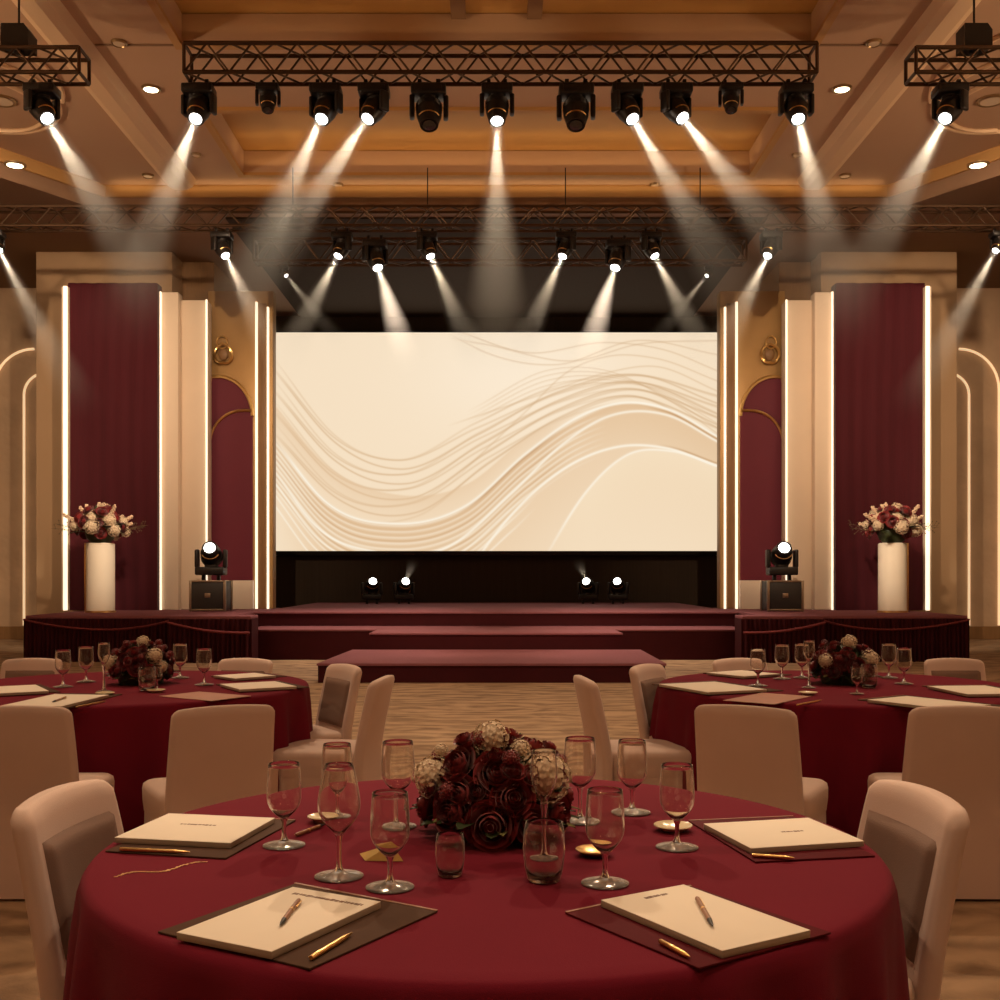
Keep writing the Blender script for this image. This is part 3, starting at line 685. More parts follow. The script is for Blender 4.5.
def centrepiece(loc, label, rx, hz, whites, fronts, nroll, seed, scale=1.0):
    rn = random.Random(seed)
    t = thing('flower_centrepiece', label, 'flowers', loc, 0, None, scale)
    q = MB(); q.lathe([(.09, 0.0), (.11, .01), (.12, .05), (.10, .06)], 20); q.build('bowl', 'case_black', t)
    q = MB()
    for i in range(260):
        d = Vector((rn.gauss(0, 1), rn.gauss(0, 1), abs(rn.gauss(0, .8)))).normalized()
        c = Vector((d.x * rx * .72, d.y * rx * .72, .04 + d.z * hz * .66)); dd = (d + Vector((rn.uniform(-.6, .6), rn.uniform(-.6, .6), rn.uniform(-.7, .3)))).normalized()
        u, w, _ = frame_from(dd); L = rn.uniform(.04, .07); ww = L * .28
        q.add([c, c + dd * L * .5 + u * ww, c + dd * L, c + dd * L * .5 - u * ww], [[0, 1, 2, 3]])
    q.ball((0, 0, .07), (rx * .72, rx * .72, hz * .62), 16, 10)
    q.build('foliage', 'leaf', t, 30)
    def ellip(x, z):
        k = 1 - (x / rx) ** 2 - ((z - .05) / (hz - .05)) ** 2
        y = -rx * math.sqrt(max(.02, k)); return Vector((x, y, z))
    taken = []
    for x, z, r in whites:
        p = ellip(x, z) * 1.0; n = Vector((p.x / rx, p.y / rx, (p.z - .05) / hz)).normalized()
        link('white_bloom', HYD, t, p * 1.0, orient(n, rn.uniform(0, 6)), (r, r, r)); taken.append((p, r))
    for k, (x, z, r) in enumerate(fronts):
        p = ellip(x, z); n = Vector((p.x / rx, p.y / rx, (p.z - .05) / hz)).normalized()
        link('rose', ROSES[k % 3], t, p * .93, orient(n, rn.uniform(0, 6)), (r, r, r)); taken.append((p, r))
    n = nroll
    for i in range(n):
        z_ = 1 - (i + .5) / n * .98; ph = i * 2.39996 + .4; rr = math.sqrt(max(0, 1 - z_ * z_))
        d = Vector((rr * math.cos(ph), rr * math.sin(ph), z_)); p = Vector((d.x * rx * .95, d.y * rx * .95, .05 + d.z * (hz - .06)))
        r = rn.uniform(.034, .042)
        if any((p - a).length < (r + b) * .78 for a, b in taken): 
            if rn.random() < .6: link('rose', ROSES[i % 3], t, p, orient(d, rn.uniform(0, 6)), (.026,) * 3)
            continue
        link('rose', ROSES[i % 3], t, p * .96, orient(d, rn.uniform(0, 6)), (r, r, r)); taken.append((p, r))
    for i in range(16):
        a = rn.uniform(0, 2 * PI); z_ = rn.uniform(.35, .95); rr = math.sqrt(1 - z_ * z_ * .8); d = Vector((rr * math.cos(a), rr * math.sin(a), z_)).normalized()
        link('filler_flower' if i % 2 else 'rose', FILL[0] if i % 2 else ROSES[i % 3], t, Vector((d.x * rx * 1.03, d.y * rx * 1.03, .05 + d.z * (hz - .04) * 1.02)), orient(d, rn.uniform(0, 6)), (rn.uniform(.018, .024),) * 3)
    for i in range(26):
        a = 2 * PI * i / 26 + rn.uniform(-.1, .1); d = Vector((math.cos(a), math.sin(a), rn.uniform(-.12, .15)))
        s_ = rn.uniform(.05, .075); link('leaf', LEAFP if i % 4 == 0 else LEAF, t, (d.x * rx * .82, d.y * rx * .82, .035 + rn.uniform(0, .03)), orient_y(d), (s_, s_, s_))
    return t
NC = T(497, 833)
def fx(px, py): return ((px - 497) / 412.0, (837 - py) / 412.0)
whites = [(*fx(433, 777), .050), (*fx(492, 738), .046), (*fx(544, 772), .062), (*fx(520, 747), .026), (*fx(441, 752), .018)]
fronts = [(*fx(456, 758), .046), (*fx(497, 763), .050), (*fx(459, 785), .046), (*fx(513, 786), .046), (*fx(452, 803), .050), (*fx(491, 812), .052), (*fx(422, 806), .044),
          (*fx(560, 808), .044), (*fx(532, 812), .04)]
centrepiece(NC, 'big low dome of dark red roses on the table closest to the camera', .185, .255, whites, fronts, 34, 11)
LT, RT = Vector((X(128, 6.35), 6.35, 0)), Vector((X(838, 6.35), 6.35, 0))
for c, px, nm in ((LT, 141, 'left'), (RT, 843, 'right')):
    D = 6.45; base = Vector((X(px, D), D, TZ))
    wh = [(-.15, .13, .05), (.03, .245, .04), (.11, .17, .05), (.15, .11, .035)] if nm == 'left' else [(-.13, .14, .045), (.02, .245, .045), (.12, .15, .055)]
    centrepiece(base, f'low dome of red roses and white blooms on the far {nm} table', .185, .255, wh, [(-.05, .16, .045), (.03, .12, .05), (-.1, .09, .04), (.1, .08, .04)], 30, 20 + (nm == 'right'))

def spike_mesh():
    q = MB(); q.tube([(0, 0, 0), (.01, 0, .6), (0, 0, 1)], .012, 5, r2=.004)
    rn = random.Random(3)
    for i in range(26):
        z = .42 + .58 * i / 25; a = i * 2.4; r = .075 * (1.1 - z * .6)
        q.ball((r * math.cos(a) * .8, r * math.sin(a) * .8, z), (.035, .035, .045), 6, 4)
    return q.mesh('spike_flower', 'spike', 60)
SPIKE = spike_mesh()
def twig_mesh():
    q = MB(); rn = random.Random(8); q.tube([(0, 0, 0), (.03, 0, .35), (.0, .03, .7), (.06, 0, 1)], .008, 5, r2=.003)
    for i in range(8):
        z = .3 + .08 * i; a = i * 2.1; e = Vector((math.cos(a), math.sin(a), .6)) * .14; q.tube([(0.01, 0, z), Vector((0.01, 0, z)) + e], .005, 4); q.ball(Vector((0.01, 0, z)) + e, .018, 6, 4)
    return q.mesh('twig', 'stem', 60)
TWIG = twig_mesh()
for s in (-1, 1):
    D = 19.3; xc = s * -X(100.5, D); hp = Z(543, D) - DECK; r = 13.8 / F * D
    t = thing('flower_pedestal', f'white cylindrical flower pedestal on the {SIDE[s]} stage wing', 'pedestal', (xc, D, DECK))
    MB().lathe([(r, .03), (r, hp - .02), (r - .02, hp)], 40).build('column', 'pedestal', t)
    MB().lathe([(r + .02, 0), (r + .02, .03), (r, .035)], 40).build('base_ring', 'gold', t)
    MB().box((s * (r + .012) - .012, -.05, .03), (s * (r + .012) + .012, .05, hp), .004).build('gold_edge', 'gold', t)
    t = thing('flower_arrangement', f'bouquet of white and dark red blooms on the {SIDE[s]} pedestal', 'flowers', (xc, D, DECK + hp))
    rn = random.Random(40)
    MB().ball((0, 0, .18), (.26, .26, .22), 14, 9).build('foliage', 'leaf', t)
    for i in range(46):
        z_ = 1 - (i + .5) / 46 * 1.25; ph = i * 2.39996; rr = math.sqrt(max(0, 1 - z_ * z_)); d = Vector((rr * math.cos(ph), rr * math.sin(ph), z_))
        p = Vector((d.x * .43, d.y * .43, .26 + d.z * .36)) * rn.uniform(.85, 1.05)
        if i % 3 == 0: link('white_bloom', HYD, t, p, orient(d), (rn.uniform(.085, .135),) * 3)
        elif i % 5 == 1 and d.y < .3: link('leaf', LEAF, t, p * .8, orient_y(d), (.26,) * 3)
        else: link('rose', ROSES[i % 3], t, p, orient(d, rn.uniform(0, 6)), (rn.uniform(.075, .10),) * 3)
    for i in range(12):
        a = PI * (i + .5) / 12; d = Vector((math.cos(a) * 1.0, rn.uniform(-.5, .5), .25 + .9 * math.sin(a))).normalized()
        link('spike_flower', SPIKE, t, Vector((d.x * .18, d.y * .18, .22)), orient(d), (.55, .55, rn.uniform(.36, .54)))
    for i in range(5):
        a = [PI, PI + .4, 0, -.3, .5][i]; d = Vector((math.cos(a), math.sin(a) * .4, rn.uniform(.02, .35))).normalized()
        link('twig', TWIG, t, Vector((d.x * .2, d.y * .2, .18)), orient(d), (.6, .6, .62))

# ------------------------------------------------------------------ tables
def banquet_table(c, R, label, seed, nf=22, amp=.035):
    rn = random.Random(seed)
    t = thing('banquet_table', label, 'table', (c.x, c.y, 0))
    ph = [rn.uniform(0, 6.28) for _ in range(4)]
    n = 264; rings = []
    def ring(r, z, k):
        pts = []
        for j in range(n):
            a = 2 * PI * j / n
            w = math.sin(nf * a + ph[0] + .8 * math.sin(3 * a + ph[1])) + .45 * math.sin((nf * 1.0 + 7) * a + ph[2])
            w = w if w > 0 else w * .6
            rr = r + amp * k * w
            pts.append((rr * math.cos(a), rr * math.sin(a), z))
        return pts
    for r in (.02, .25 * R, .5 * R, .75 * R, R - .06, R - .02): rings.append(ring(r, TZ, 0))
    rings.append(ring(R - .008, TZ - .004, 0)); rings.append(ring(R, TZ - .015, 0)); rings.append(ring(R + .004, TZ - .04, .08))
    for i in range(1, 9):
        v = i / 8; rings.append(ring(R + .005 + .014 * v, TZ - .04 - (TZ - .055) * v, .12 + .88 * v ** .8))
    q = MB(); q.loft(rings[::-1], False, True); q.build('tablecloth', 'burgundy_cloth', t, 70)
    return t
NT = Vector((X(488, 2.61), 2.61, 0))
banquet_table(NT, .9, 'round table in burgundy cloth closest to the camera', 3, 22, .045)
banquet_table(LT, 1.02, 'round burgundy table in the left middle distance', 5, 20, .06)
banquet_table(RT, 1.02, 'round burgundy table in the right middle distance', 6, 20, .06)

# ------------------------------------------------------------------ chairs
def rrect(hx, hy, r, z, n=6, cx=0, cy=0):
    pts = []
    for sx, sy, a0 in ((1, 1, 0), (-1, 1, PI / 2), (-1, -1, PI), (1, -1, 3 * PI / 2)):
        for i in range(n + 1):
            a = a0 + PI / 2 * i / n; pts.append((cx + sx * (hx - r) + r * math.cos(a), cy + sy * (hy - r) + r * math.sin(a), z))
    return pts
CHH = .845
def back_centre(z):                       # lean of the back above the seat
    return -.225 - .075 * max(0, (z - .42) / .42) ** 1.2
def bow(x, z): return -.030 * (1 - (x / .23) ** 2) * min(1, max(0, (z - .35) / .3))
def chair_meshes():
    q = MB(); rings = []
    zs = [.012, .15, .30, .42, .50, .58, .66, .73, .77, .80, .82, .835, .843, CHH]
    for z in zs:
        hw = .240 - .022 * z / CHH; rt = .035
        if z > CHH - rt: hw -= rt - math.sqrt(max(0, rt * rt - (z - (CHH - rt)) ** 2))
        hz = .029 if z < CHH - .02 else .029 - (.020 if z >= CHH else .012 * (z - CHH + .02) / .02)
        rings.append([(x, y + back_centre(z) + bow(x, z), z - .018 * (x / .23) ** 2 * max(0, (z - .7) / .14)) for x, y, _ in rrect(hw, hz, min(.024, hz * .9), 0, 4)])
    # subdivide the flat sides so the bow shows
    def dense(r):
        out = []
        for i in range(len(r)):
            a, b = Vector(r[i]), Vector(r[(i + 1) % len(r)]); k = 8 if abs(a.x - b.x) > .2 else 1
            for j in range(k):
                p = a.lerp(b, j / k)
                if k > 1:
                    z = p.z; yl = p.y - bow(a.x, z); p.y = yl + bow(p.x, z); p.z = a.z + .018 * (a.x / .23) ** 2 * max(0, (z - .7) / .14) - .018 * (p.x / .23) ** 2 * max(0, (z - .7) / .14)
                out.append(p)
        return out
    q.loft([dense(r) for r in rings]); back = q.mesh('back_cover', 'cover', 60)
    q = MB(); cy = .02
    q.loft([rrect(.232, .215, .05, .33, 6, 0, cy), rrect(.238, .222, .055, .38, 6, 0, cy), rrect(.240, .224, .06, .43, 6, 0, cy), rrect(.236, .220, .06, .452, 6, 0, cy), rrect(.222, .206, .06, .464, 6, 0, cy), rrect(.17, .155, .06, .470, 6, 0, cy)])
    seat = q.mesh('seat', 'cover', 60)
    q = MB(); q.loft([rrect(.240, .222, .05, .014, 6, 0, cy), rrect(.232, .215, .05, .2, 6, 0, cy), rrect(.230, .213, .05, .34, 6, 0, cy)]); skirt = q.mesh('skirt', 'cover', 60)
    def pf(off):
        def fn(u, v):
            z = .482 + .275 * v; x = (u - .5) * .365
            return (x, back_centre(z) + bow(x, z) + .029 + off * (min(1, 12 * min(u, 1 - u, v, 1 - v)) ** .5) - .002 - .004 * math.exp(-((v - .42 + .3 * abs(u - .5)) / .03) ** 2), z)
        return fn
    q = MB(); q.grid(pf(.018), 20, 20); panel = q.mesh('back_panel', 'panel_brown', 60)
    return back, seat, skirt, panel
CB, CS, CK, CP = chair_meshes()
proto = thing('banquet_chair', 'x', 'chair', (0, 0, 0))
for nm, me in (('back_cover', CB), ('seat', CS), ('skirt', CK)): link(nm, me, proto)
tag(link('back_panel', CP, proto), 'brown padded panel')
used = []
def chair(px, D, face, label, group='covered banquet chairs', sz=1.0):
    """chair whose back stands at (px, D); it faces the world direction `face`"""
    o = proto if not used else dup(proto); used.append(1)
    a = math.atan2(face[1], face[0]) - PI / 2
    off = Matrix.Rotation(a, 3, 'Z') @ Vector((0, .25, 0))
    o.location = (X(px, D) + off.x, D + off.y, 0); o.rotation_euler = (0, 0, a); o.scale = (sz, sz, sz)
    tag(o, label, 'chair', group); return o
def toward(px, D, c, turn=0):
    d = Vector((c.x - X(px, D), c.y - D)); a = math.atan2(d.y, d.x) + math.radians(turn); return (math.cos(a), math.sin(a))
chair(88, 2.74, (1, -.10), 'covered chair pushed up to the left edge of the front table', sz=1.02)
chair(893, 2.74, (-1, -.10), 'covered chair pushed up to the right edge of the front table', sz=1.02)
chair(24, 4.72, (-.02, 1), 'chair back cut by the left frame edge at the far left table')
chair(221, 4.72, (-.55, 1), 'chair turned its back before the far left table, beside its skirt')
chair(748, 4.72, (.55, 1), 'chair turned its back before the far right table, beside its skirt')
chair(957, 4.72, (.02, 1), 'chair back cut by the right frame edge at the far right table')
chair(336, 6.75, (-1, -.62), 'chair with brown panel showing, right of the far left table')
chair(372, 6.0, (-1, .12), 'chair seen edge-on between far left table and centre aisle')
chair(2 * CX - 338, 6.75, (1, -.62), 'chair with brown panel showing, left of the far right table')
chair(2 * CX - 398, 6.0, (1, .12), 'chair seen edge-on between far right table and centre aisle')
chair(30, 7.75, (0, -1), 'chair top peeking over the far left table by the frame edge', sz=.955)
chair(956, 7.75, (0, -1), 'chair top peeking over the far right table by the frame edge', sz=.955)
chair(243, 7.75, (-.3, -1), 'chair top peeking over the far left table behind the notepads', sz=.955)
chair(742, 7.75, (.3, -1), 'chair top peeking over the far right table behind the notepads', sz=.955)

# ------------------------------------------------------------------ glasses
def glass_meshes(kind, h, br, fr, sh, rim):
    n = 32
    foot = MB().lathe([(fr, .0015), (fr * 1.0, .003), (fr * .8, .005), (fr * .35, .009), (.010, .014)], n, True, False).mesh('foot', 'glass_foot', 80)
    stem = MB().lathe([(.010, .014), (.0062, .022), (.0050, sh * .5), (.0055, sh * .85), (.009, sh)], 16, False, False).mesh('stem', 'glass', 80)
    pr = []
    for i in range(15):
        t = i / 14
        if kind == 'goblet': r = br * min(1, math.sin(min(1, t * 2.3 + .10) * PI / 2) ** .8); r = r + (rim - br) * max(0, (t - .5) / .5) ** 1.5
        elif kind == 'wine': r = br * math.sin((.06 + .60 * min(1, t / .42)) * PI / 1.32) if t < .42 else br + (rim - br) * ((t - .42) / .58) ** 1.4
        else: r = br * math.sin((.05 + .95 * min(1, t / .6)) * PI / 2) if t < .6 else br + (rim - br) * ((t - .6) / .4)
        pr.append((max(.008, r), sh + (h - sh) * t))
    inner = [(max(.005, r - .0014), z + (.003 if k < 2 else 0)) for k, (r, z) in enumerate(pr)][::-1]
    bowl = MB().lathe(pr + [(rim - .0007, h + .001)] + inner, n, True, True).mesh('bowl', 'glass', 80)
    return foot, stem, bowl
GL = {'goblet': glass_meshes('goblet', .192, .040, .049, .064, .036), 'wine': glass_meshes('wine', .235, .045, .051, .088, .030), 'tallgoblet': glass_meshes('goblet', .214, .042, .047, .088, .038), 'flute': glass_meshes('flute', .245, .030, .036, .128, .026)}
TUMB = MB().lathe([(.030, .001), (.034, .004), (.040, .03), (.0435, .065), (.042, .10), (.038, .122), (.0365, .1225), (.0405, .10), (.042, .065), (.0385, .03), (.030, .010)], 32, True, True).mesh('tumbler', 'glass', 80)
def glass(kind, px, py, label, group, s=1.0):
    p = T(px, py)
    if kind == 'tumbler':
        o = link('water_tumbler', TUMB, None, p + Vector((0, 0, .0005)), None, (s, s, s)); return tag(o, label, 'glass', group)
    t = thing({'goblet': 'water_goblet', 'wine': 'wine_glass', 'tallgoblet': 'water_goblet', 'flute': 'champagne_flute'}[kind], label, 'glass', p + Vector((0, 0, .0005)), 0, group, s)
    for nm, me in zip(('foot', 'stem', 'bowl'), GL[kind]): link(nm, me, t)
    return t
g = 'glasses on the front table'
glass('goblet', 284, 846, 'goblet standing next to the notepad at the back left of front table', g)
glass('wine', 339, 877, 'tall tapering wine glass left of the front flowers', g)
glass('goblet', 390, 888, 'goblet standing by the gold napkin, in front of the roses', g)
glass('goblet', 337, 818, 'goblet partly hidden behind the tall wine glass', g)
glass('tallgoblet', 398, 827, 'tall goblet touching the left rim of the front roses', g)
glass('tumbler', 544, 881, 'stemless tumbler before the front roses', g)
glass('flute', 544, 862, 'slender flute rising behind the stemless tumbler', g)
glass('goblet', 605, 884, 'goblet nearest the pad with the red folder', g)
glass('goblet', 632, 813, 'rearmost goblet right of the front roses', g)
glass('goblet', 677, 848, 'goblet before the cream saucer on the front table', g)
glass('tallgoblet', 580, 822, 'goblet half hidden behind the right side of front roses', g)
glass('tumbler', 450, 876, 'faint low tumbler just left of centre before the front roses', g, .72)
g = 'glasses on the far left table'
for k, px, py, l in (('goblet', 63, 687, 'outermost goblet, left on the far left table'), ('goblet', 86, 682, 'second goblet from the frame edge on the far left table'), ('flute', 104, 692, 'slim glass just left of the far left bouquet'),
                     ('goblet', 180, 678, 'goblet just right of the far left bouquet'), ('goblet', 204, 685, 'rightmost goblet on the far left table'), ('goblet', 157, 690, 'short glass before the far left bouquet'), ('tumbler', 147, 691, 'stemless tumbler before the far left bouquet')):
    glass(k, px, py, l, g, 1.08 if k != 'goblet' or px != 157 else .7)
g = 'glasses on the far right table'
for k, px, py, l in (('goblet', 758, 686, 'leftmost goblet on the far right table'), ('goblet', 782, 679, 'second goblet from the aisle on the far right table'), ('goblet', 802, 678, 'goblet tucked behind a slim glass on the far right table'), ('flute', 809, 688, 'slim glass just left of the far right bouquet'),
                     ('goblet', 889, 678, 'goblet just right of the far right bouquet'), ('goblet', 904, 684, 'rightmost goblet on the far right table'), ('goblet', 857, 694, 'short glass before the far right bouquet'), ('tumbler', 869, 688, 'stemless tumbler before the far right bouquet')):
    glass(k, px, py, l, g, 1.08 if px != 857 else .75)

# ------------------------------------------------------------------ pads, folders, pens
def quad(c4, z):
    p = [T(a, b, z) for a, b in c4]
    c = sum(p, Vector()) / 4; u = ((p[1] - p[0]) + (p[2] - p[3])) / 2; v = ((p[0] - p[3]) + (p[1] - p[2])) / 2
    return c, math.atan2(u.y, u.x), u.length, v.length
def folder(c4, label, m='folder_brown', group='folders on the tables'):
    c, a, w, l = quad(c4, TZ + .004)
    o = thing('folder', label, 'folder', (c.x, c.y, TZ + .0006), a, group)
    MB().box((-w / 2, -l / 2, 0), (w / 2, l / 2, .004), .0012).build('board', m, o)
    MB().box((-w / 2, l / 2 - .006, .004), (w / 2, l / 2, .0052), 0).build('edge_band', 'pen_wood', o, 0)
    return o
def notepad(c4, label, th=.013, base=.0052, head=None, group='notepads on the tables'):
    c, a, w, l = quad(c4, TZ + base + th)
    o = thing('notepad', label, 'notepad', (c.x, c.y, TZ + base + .0004), a, group)
    MB().box((-w / 2, -l / 2, 0), (w / 2, l / 2, th - .0012), .0006).build('page_block', 'paper_edge', o)
    MB().box((-w / 2, -l / 2, th - .0012), (w / 2, l / 2, th), .0003).build('top_sheet', 'paper', o)
    if head:
        q = MB(); rn = random.Random(head[3]); x = head[0] * w; y = head[1] * l
        end = head[2] * w
        while x < end:
            ww = rn.uniform(.004, .010); q.box((x, y - rn.uniform(.004, .007), th), (min(end, x + ww), y + rn.uniform(.002, .005), th + .0003)); x += ww + rn.uniform(.001, .003)
        q.build('printed_heading', 'ink', o, 0)
    return o
PEN = {}
for nm, body, tip in (('wood', 'pen_wood', 'case_black'), ('gold', 'gold', 'gold')):
    PEN[nm] = (MB().lathe([(.0035, .0), (.0046, .004), (.0046, .10)], 12).mesh('barrel', body), MB().lathe([(.0046, .10), (.0030, .116), (.0008, .126)], 12).mesh('tip', tip),
               MB().box((.0036, -.0012, .002), (.0062, .0012, .036), .0004).lathe([(.0050, .050), (.0050, .056)], 12).mesh('clip', 'gold'))
def pen(kind, a, b, z, label, group='pens on the tables', s=None):
    p, q = T(*a, z + .005), T(*b, z + .005); d = q - p; L = d.length
    o = thing('pen', label, 'pen', p, 0, group); k = L / .126
    o.rotation_euler = orient(d); o.scale = (1.0, 1.0, k)
    for nm, me in zip(('barrel', 'tip', 'clip'), PEN[kind]): link(nm, me, o)
ZP = TZ + .0052 + .013
folder([(290, 880), (425, 911), (325, 968), (163, 936)], 'dark brown folder under the near left pad with a gold pen')
notepad([(291, 885), (378, 903), (275, 950), (178, 935)], 'white notepad with heading and pen, front left of near table', head=(-.36, .39, .42, 1))
pen('wood', (299, 900), (280, 925), ZP + .0006, 'wooden pen on the headed notepad, front left of near table')
pen('gold', (311, 958), (352, 933), TZ + .0046, 'gold pen on the dark folder beside the near left pad')
folder([(571, 913), (695, 883), (827, 936), (692, 967)], 'deep red folder under the near right pad', 'folder_red')
notepad([(602, 900), (686, 884), (808, 931), (721, 951)], 'white notepad with tilted pen, front right of near table', head=(-.12, .40, .16, 2))
pen('wood', (697, 898), (713, 926), ZP + .0006, 'wooden pen on the near right notepad')
pen('gold', (660, 941), (690, 957), TZ + .0046, 'thin gold pen on the red folder edge')
folder([(174, 813), (285, 821), (238, 857), (122, 853)], 'brown folder under the notepad by the left chair of front table')
notepad([(162, 813), (270, 818), (236, 843), (122, 838)], 'notepad with small printed mark by the left chair of the front table', head=(-.2, .1, .12, 3))
pen('gold', (120, 849), (190, 852), TZ + .0046, 'gold pen along the folder by the left chair of front table')
folder([(697, 821), (806, 815), (860, 857), (745, 861)], 'brown red folder under the notepad by the right chair of front table', 'folder_red')
notepad([(709, 824), (815, 817), (857, 842), (745, 848)], 'notepad with faint mark by the right chair of the front table', head=(.0, .0, .2, 4))
pen('gold', (752, 855), (795, 858), TZ + .0046, 'gold pen along the folder by the right chair of front table')
# gold stitched line on the cloth
q = MB(); rn = random.Random(9)
pts = [T(116 + 90 * u, 877 - 14 * u - 2 * math.sin(u * 9)) for u in [i / 30 for i in range(31)]]
for a in pts:
    q.box((a.x - rn.uniform(.002, .007), a.y - .003, TZ + .0004), (a.x + rn.uniform(.002, .007), a.y + .003, TZ + .0012))
tag(q.build('embroidery', 'gold', None, 0), 'faint gold embroidered scribble on the front tablecloth', 'embroidery')
def saucer(px, py, r, m, label):
    p = T(px, py); t = MB().lathe([(r * .55, 0.0), (r * .6, .004), (r, .014), (r * .98, .016), (r * .55, .007), (.002, .006)], 32).build('saucer', m, None, 60, p + Vector((0, 0, .0006)))
    return tag(t, label, 'saucer', 'saucers on the front table')
saucer(673, 831, .048, 'china', 'cream saucer behind the goblet on the front table')
saucer(594, 856, .042, 'gold', 'small gold dish next to the front roses')
saucer(323, 822, .040, 'china', 'cream saucer behind the tall wine glass')
p = T(386, 860); q = MB()
q.add([(-.045, -.01, 0), (.04, -.015, 0), (.03, .02, 0), (-.03, .02, 0), (.012, .0, .035), (-.06, .012, .010)], [[0, 1, 4], [1, 2, 4], [2, 3, 4], [3, 5, 4], [5, 0, 4], [0, 5, 3, 2, 1]])
tag(q.build('napkin', 'napkin', None, 0, p + Vector((0, 0, .001))), 'folded gold napkin behind a goblet left of the front roses', 'napkin')
# dark knife-like utensil, drawn with the pen shape, behind the near glasses
pen('wood', (296, 835), (325, 824), TZ + .001, 'dark knife-like utensil lying between goblet and saucer, front table')
# far tables
for side, A in (('left', [([(12, 704), (62, 693), (102, 696), (50, 708)], 'notepad with pen close to the chair backs'), ([(-15, 687), (40, 684.5), (44, 691), (-10, 694)], 'notepad at the frame edge'),
                          ([(228, 683.5), (283, 681), (288, 686.5), (231, 690)], 'notepad near the aisle'), ([(222, 675), (262, 672.5), (268, 676), (226, 679)], 'notepad farthest back')]),
                ('right', [([(886, 699), (925, 695), (972, 706), (932, 710)], 'notepad close to the chair backs'), ([(948, 687), (1006, 685), (1006, 694), (945, 693)], 'notepad at the frame edge'),
                           ([(676, 684), (735, 681), (745, 690), (690, 692.5)], 'notepad near the aisle'), ([(722, 672), (755, 670), (766, 674), (728, 677)], 'notepad farthest back')])):
    for c4, nm in A:
        cx = sum(p[0] for p in c4) / 4; cy = sum(p[1] for p in c4) / 4
        folder([(cx + (a - cx) * 1.16 + 4, cy + (b - cy) * 1.25 + .6) for a, b in c4], f'dark folder under the {nm}, far {side} table')
        notepad(c4, f'white {nm}, far {side} table', .014)
pen('wood', (66, 697), (52, 702), TZ + .0200, 'dark pen on the far left notepad close to the chair backs')
for side, c4 in (('left', [(170, 695), (212, 690.5), (238, 697), (200, 702)]), ('right', [(727, 700), (765, 692), (808, 697), (770, 704.5)])):
    c, a, w, l = quad(c4, TZ + .003)
    tag(MB().box((-w / 2, -l / 2, 0), (w / 2, l / 2, .003), .001).build('menu_card', 'menu', None, 40, (c.x, c.y, TZ + .0006), (0, 0, a)), f'salmon coloured menu card before a chair back, far {side} table', 'card')
for px, py, l in ((105, 695.5, 'far left table near the pen'), (156, 692.5, 'far left table before the bouquet'), (808, 695, 'far right table near the card')):
    saucer(px, py, .05, 'china', 'small cream saucer on the ' + l)
pen('gold', (76, 707), (106, 701), TZ + .001, 'pen lying by the notepad on the far left table')
pen('gold', (797, 705), (822, 700), TZ + .001, 'pen lying beside the menu card on the far right table')

# ------------------------------------------------------------------ lights of the room, with added unseen ones
WARM = (1.0, .66, .39); WARM2 = (1.0, .72, .47)
def spot(loc, target, power, size, blend=.6, col=WARM2, soft=.15):
    l = bpy.data.lights.new('hall_spot', 'SPOT'); l.energy = power; l.color = col; l.spot_size = math.radians(size); l.spot_blend = blend; l.shadow_soft_size = soft
    o = bpy.data.objects.new('hall_spot', l); C.objects.link(o); o.location = loc; o.rotation_euler = (Vector(target) - Vector(loc)).to_track_quat('-Z', 'Y').to_euler(); return o
def area(loc, rot, power, sx, sy, col=WARM):
    l = bpy.data.lights.new('hall_area', 'AREA'); l.energy = power; l.color = col; l.shape = 'RECTANGLE'; l.size = sx; l.size_y = sy
    o = bpy.data.objects.new('hall_area', l); C.objects.link(o); o.location = loc; o.rotation_euler = rot; return o
# downlights over the tables, plus backlights from the stage side
for s in (-1, 1):
    spot((s * 2.8, 3.4, 7.9), (s * .1, 2.7, TZ), 420, 32, soft=.05)
    spot((s * 1.6, 11.0, 7.85), (s * .1, 2.7, TZ), 1150, 17, soft=.05)  # added backlight above view, for glints on glass feet and rims
    spot((s * 3.2, 11.2, 7.85), (s * 1.9, 6.2, TZ), 800, 36, soft=.05)  # same added backlight for the far tables
spot((-3.2, 7.6, 7.9), (-2.0, 6.4, TZ), 480, 34, soft=.1); spot((3.2, 7.6, 7.9), (1.95, 6.4, TZ), 480, 34, soft=.1)
# aisle and step wash from unseen spots, two hidden behind the unlit heads
spot((X(429, 12.6), 12.6, 6.62), (-.4, 18.2, .4), 650, 46, .8, soft=.03); spot((X(576, 12.6), 12.6, 6.62), (.4, 18.2, .4), 650, 46, .8, soft=.03); spot((0, 9.5, 7.9), (0, 11.0, 0), 1300, 70, .9)
for s in (-1, 1): spot((s * 1.3, 17.98, 6.98), (s * .9, 18.3, .3), 1900, 78, .8, (1, .78, .6), .03)
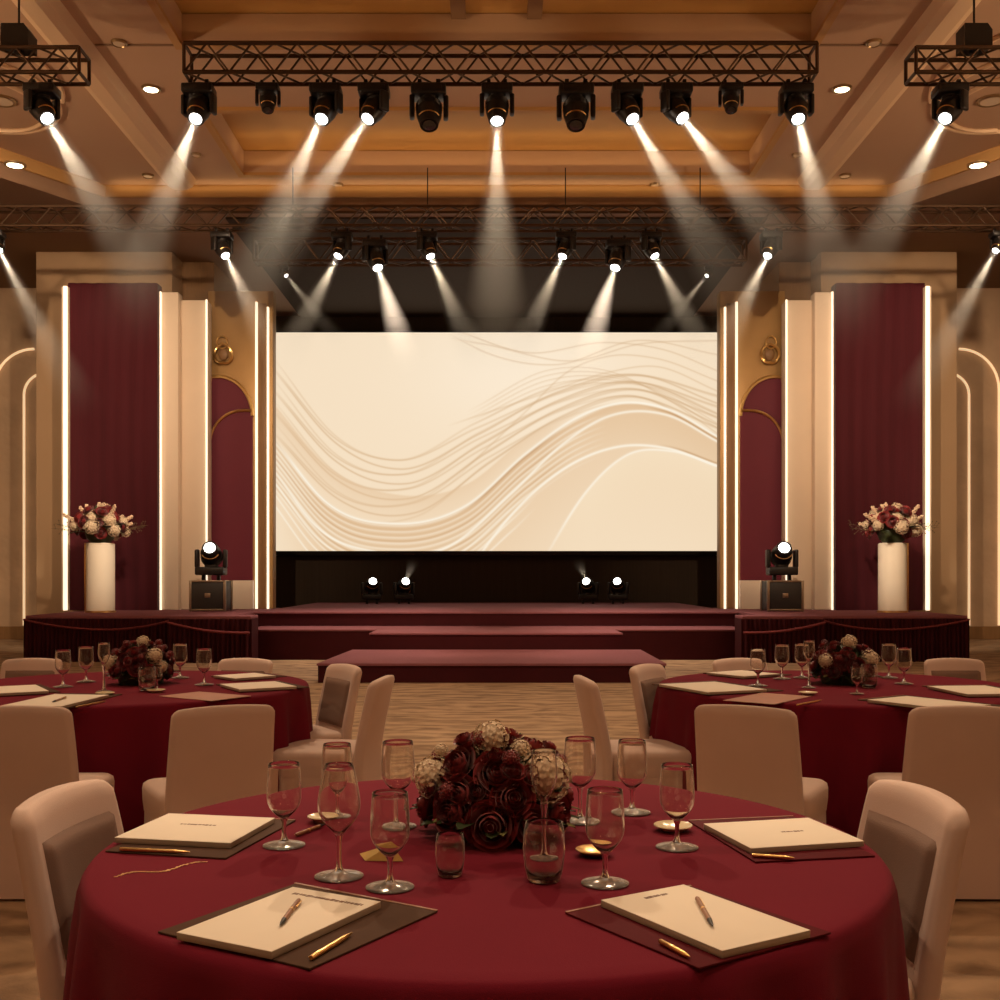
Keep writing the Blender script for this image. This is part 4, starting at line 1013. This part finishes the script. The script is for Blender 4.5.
# stage wash on the set from unseen spots behind and above the front truss
for s in (-1, 1):
    spot((s * 3.37, 12.6, 6.72), (s * 6.4, 20.8, 4.0), 1500, 52, .7, soft=.03)
    spot((s * 6.8, 11.4, 7.55), (s * 10.0, 23.9, 4.0), 2100, 50, .8)
    spot((X(326 if s < 0 else 667, 12.6), 12.6, 6.72), (s * 6.95, 19.3, 1.9), 2000, 15, .9, (1, .80, .58), soft=.03)
    spot((s * 5.5, 11.4, 7.5), (s * 6.6, 21.0, 7.2), 350, 26, .9)
    # added unseen uplights out at the sides, brightening the ceiling
    spot((s * 12.4, 9.0, 3.6), (s * 1.0, 15.0, 8.0), 1600, 75, .9, WARM, .3)
# added unseen spots on the side walls, giving the glasses bright edges
for s in (-1, 1):
    for y in (-3, 1, 5, 9): spot((s * 10.2, y, 7.5), (s * 13, y + .6, 2.6), 1500, 80, .7, WARM2, .1)
# cove lamps
for x0, x1, y0, y1 in holes:
    for k in (0, .5):
        area(((x0 + x1) / 2, y1 - .10 - k, ZC + .08), (math.radians(192), 0, 0), 1.3 if y0 < 10 else 5.5, x1 - x0 - .1, .05, (1, .58, .22))
area((0, 18.72, ZL + .22), (math.radians(200), 0, 0), 9, 13, .05, (1, .62, .28))
for s in (-1, 1):
    area((s * 8.6, 10.5, ZL + .22), (0, math.radians(s * 215), 0), 14, .05, 10, (1, .62, .28))
# added unseen fill spots near ceiling level, above and behind the seats
for x, y, p in ((-4, -3, 240), (4, -3, 240), (0, .5, 260), (-8, 6, 300), (8, 6, 300), (-8, 13, 300), (8, 13, 300)):
    spot((x, y, 7.5), (x * .7, y + 2.5, 0), p, 130, .8, WARM, .3)

w = bpy.data.worlds.new('world'); sc.world = w; w.use_nodes = True
w.node_tree.nodes['Background'].inputs[0].default_value = (.30, .17, .09, 1); w.node_tree.nodes['Background'].inputs[1].default_value = .05
sc.view_settings.view_transform = 'Standard'; sc.view_settings.look = 'None'; sc.view_settings.gamma = 1; sc.view_settings.exposure = 0.0; sc.view_settings.use_curve_mapping = False
cy = sc.cycles
cy.max_bounces = 16; cy.diffuse_bounces = 4; cy.glossy_bounces = 4; cy.transmission_bounces = 14; cy.transparent_max_bounces = 32; cy.volume_bounces = 0
cy.use_denoising = True; cy.sample_clamp_indirect = 4; cy.caustics_reflective = False; cy.caustics_refractive = False
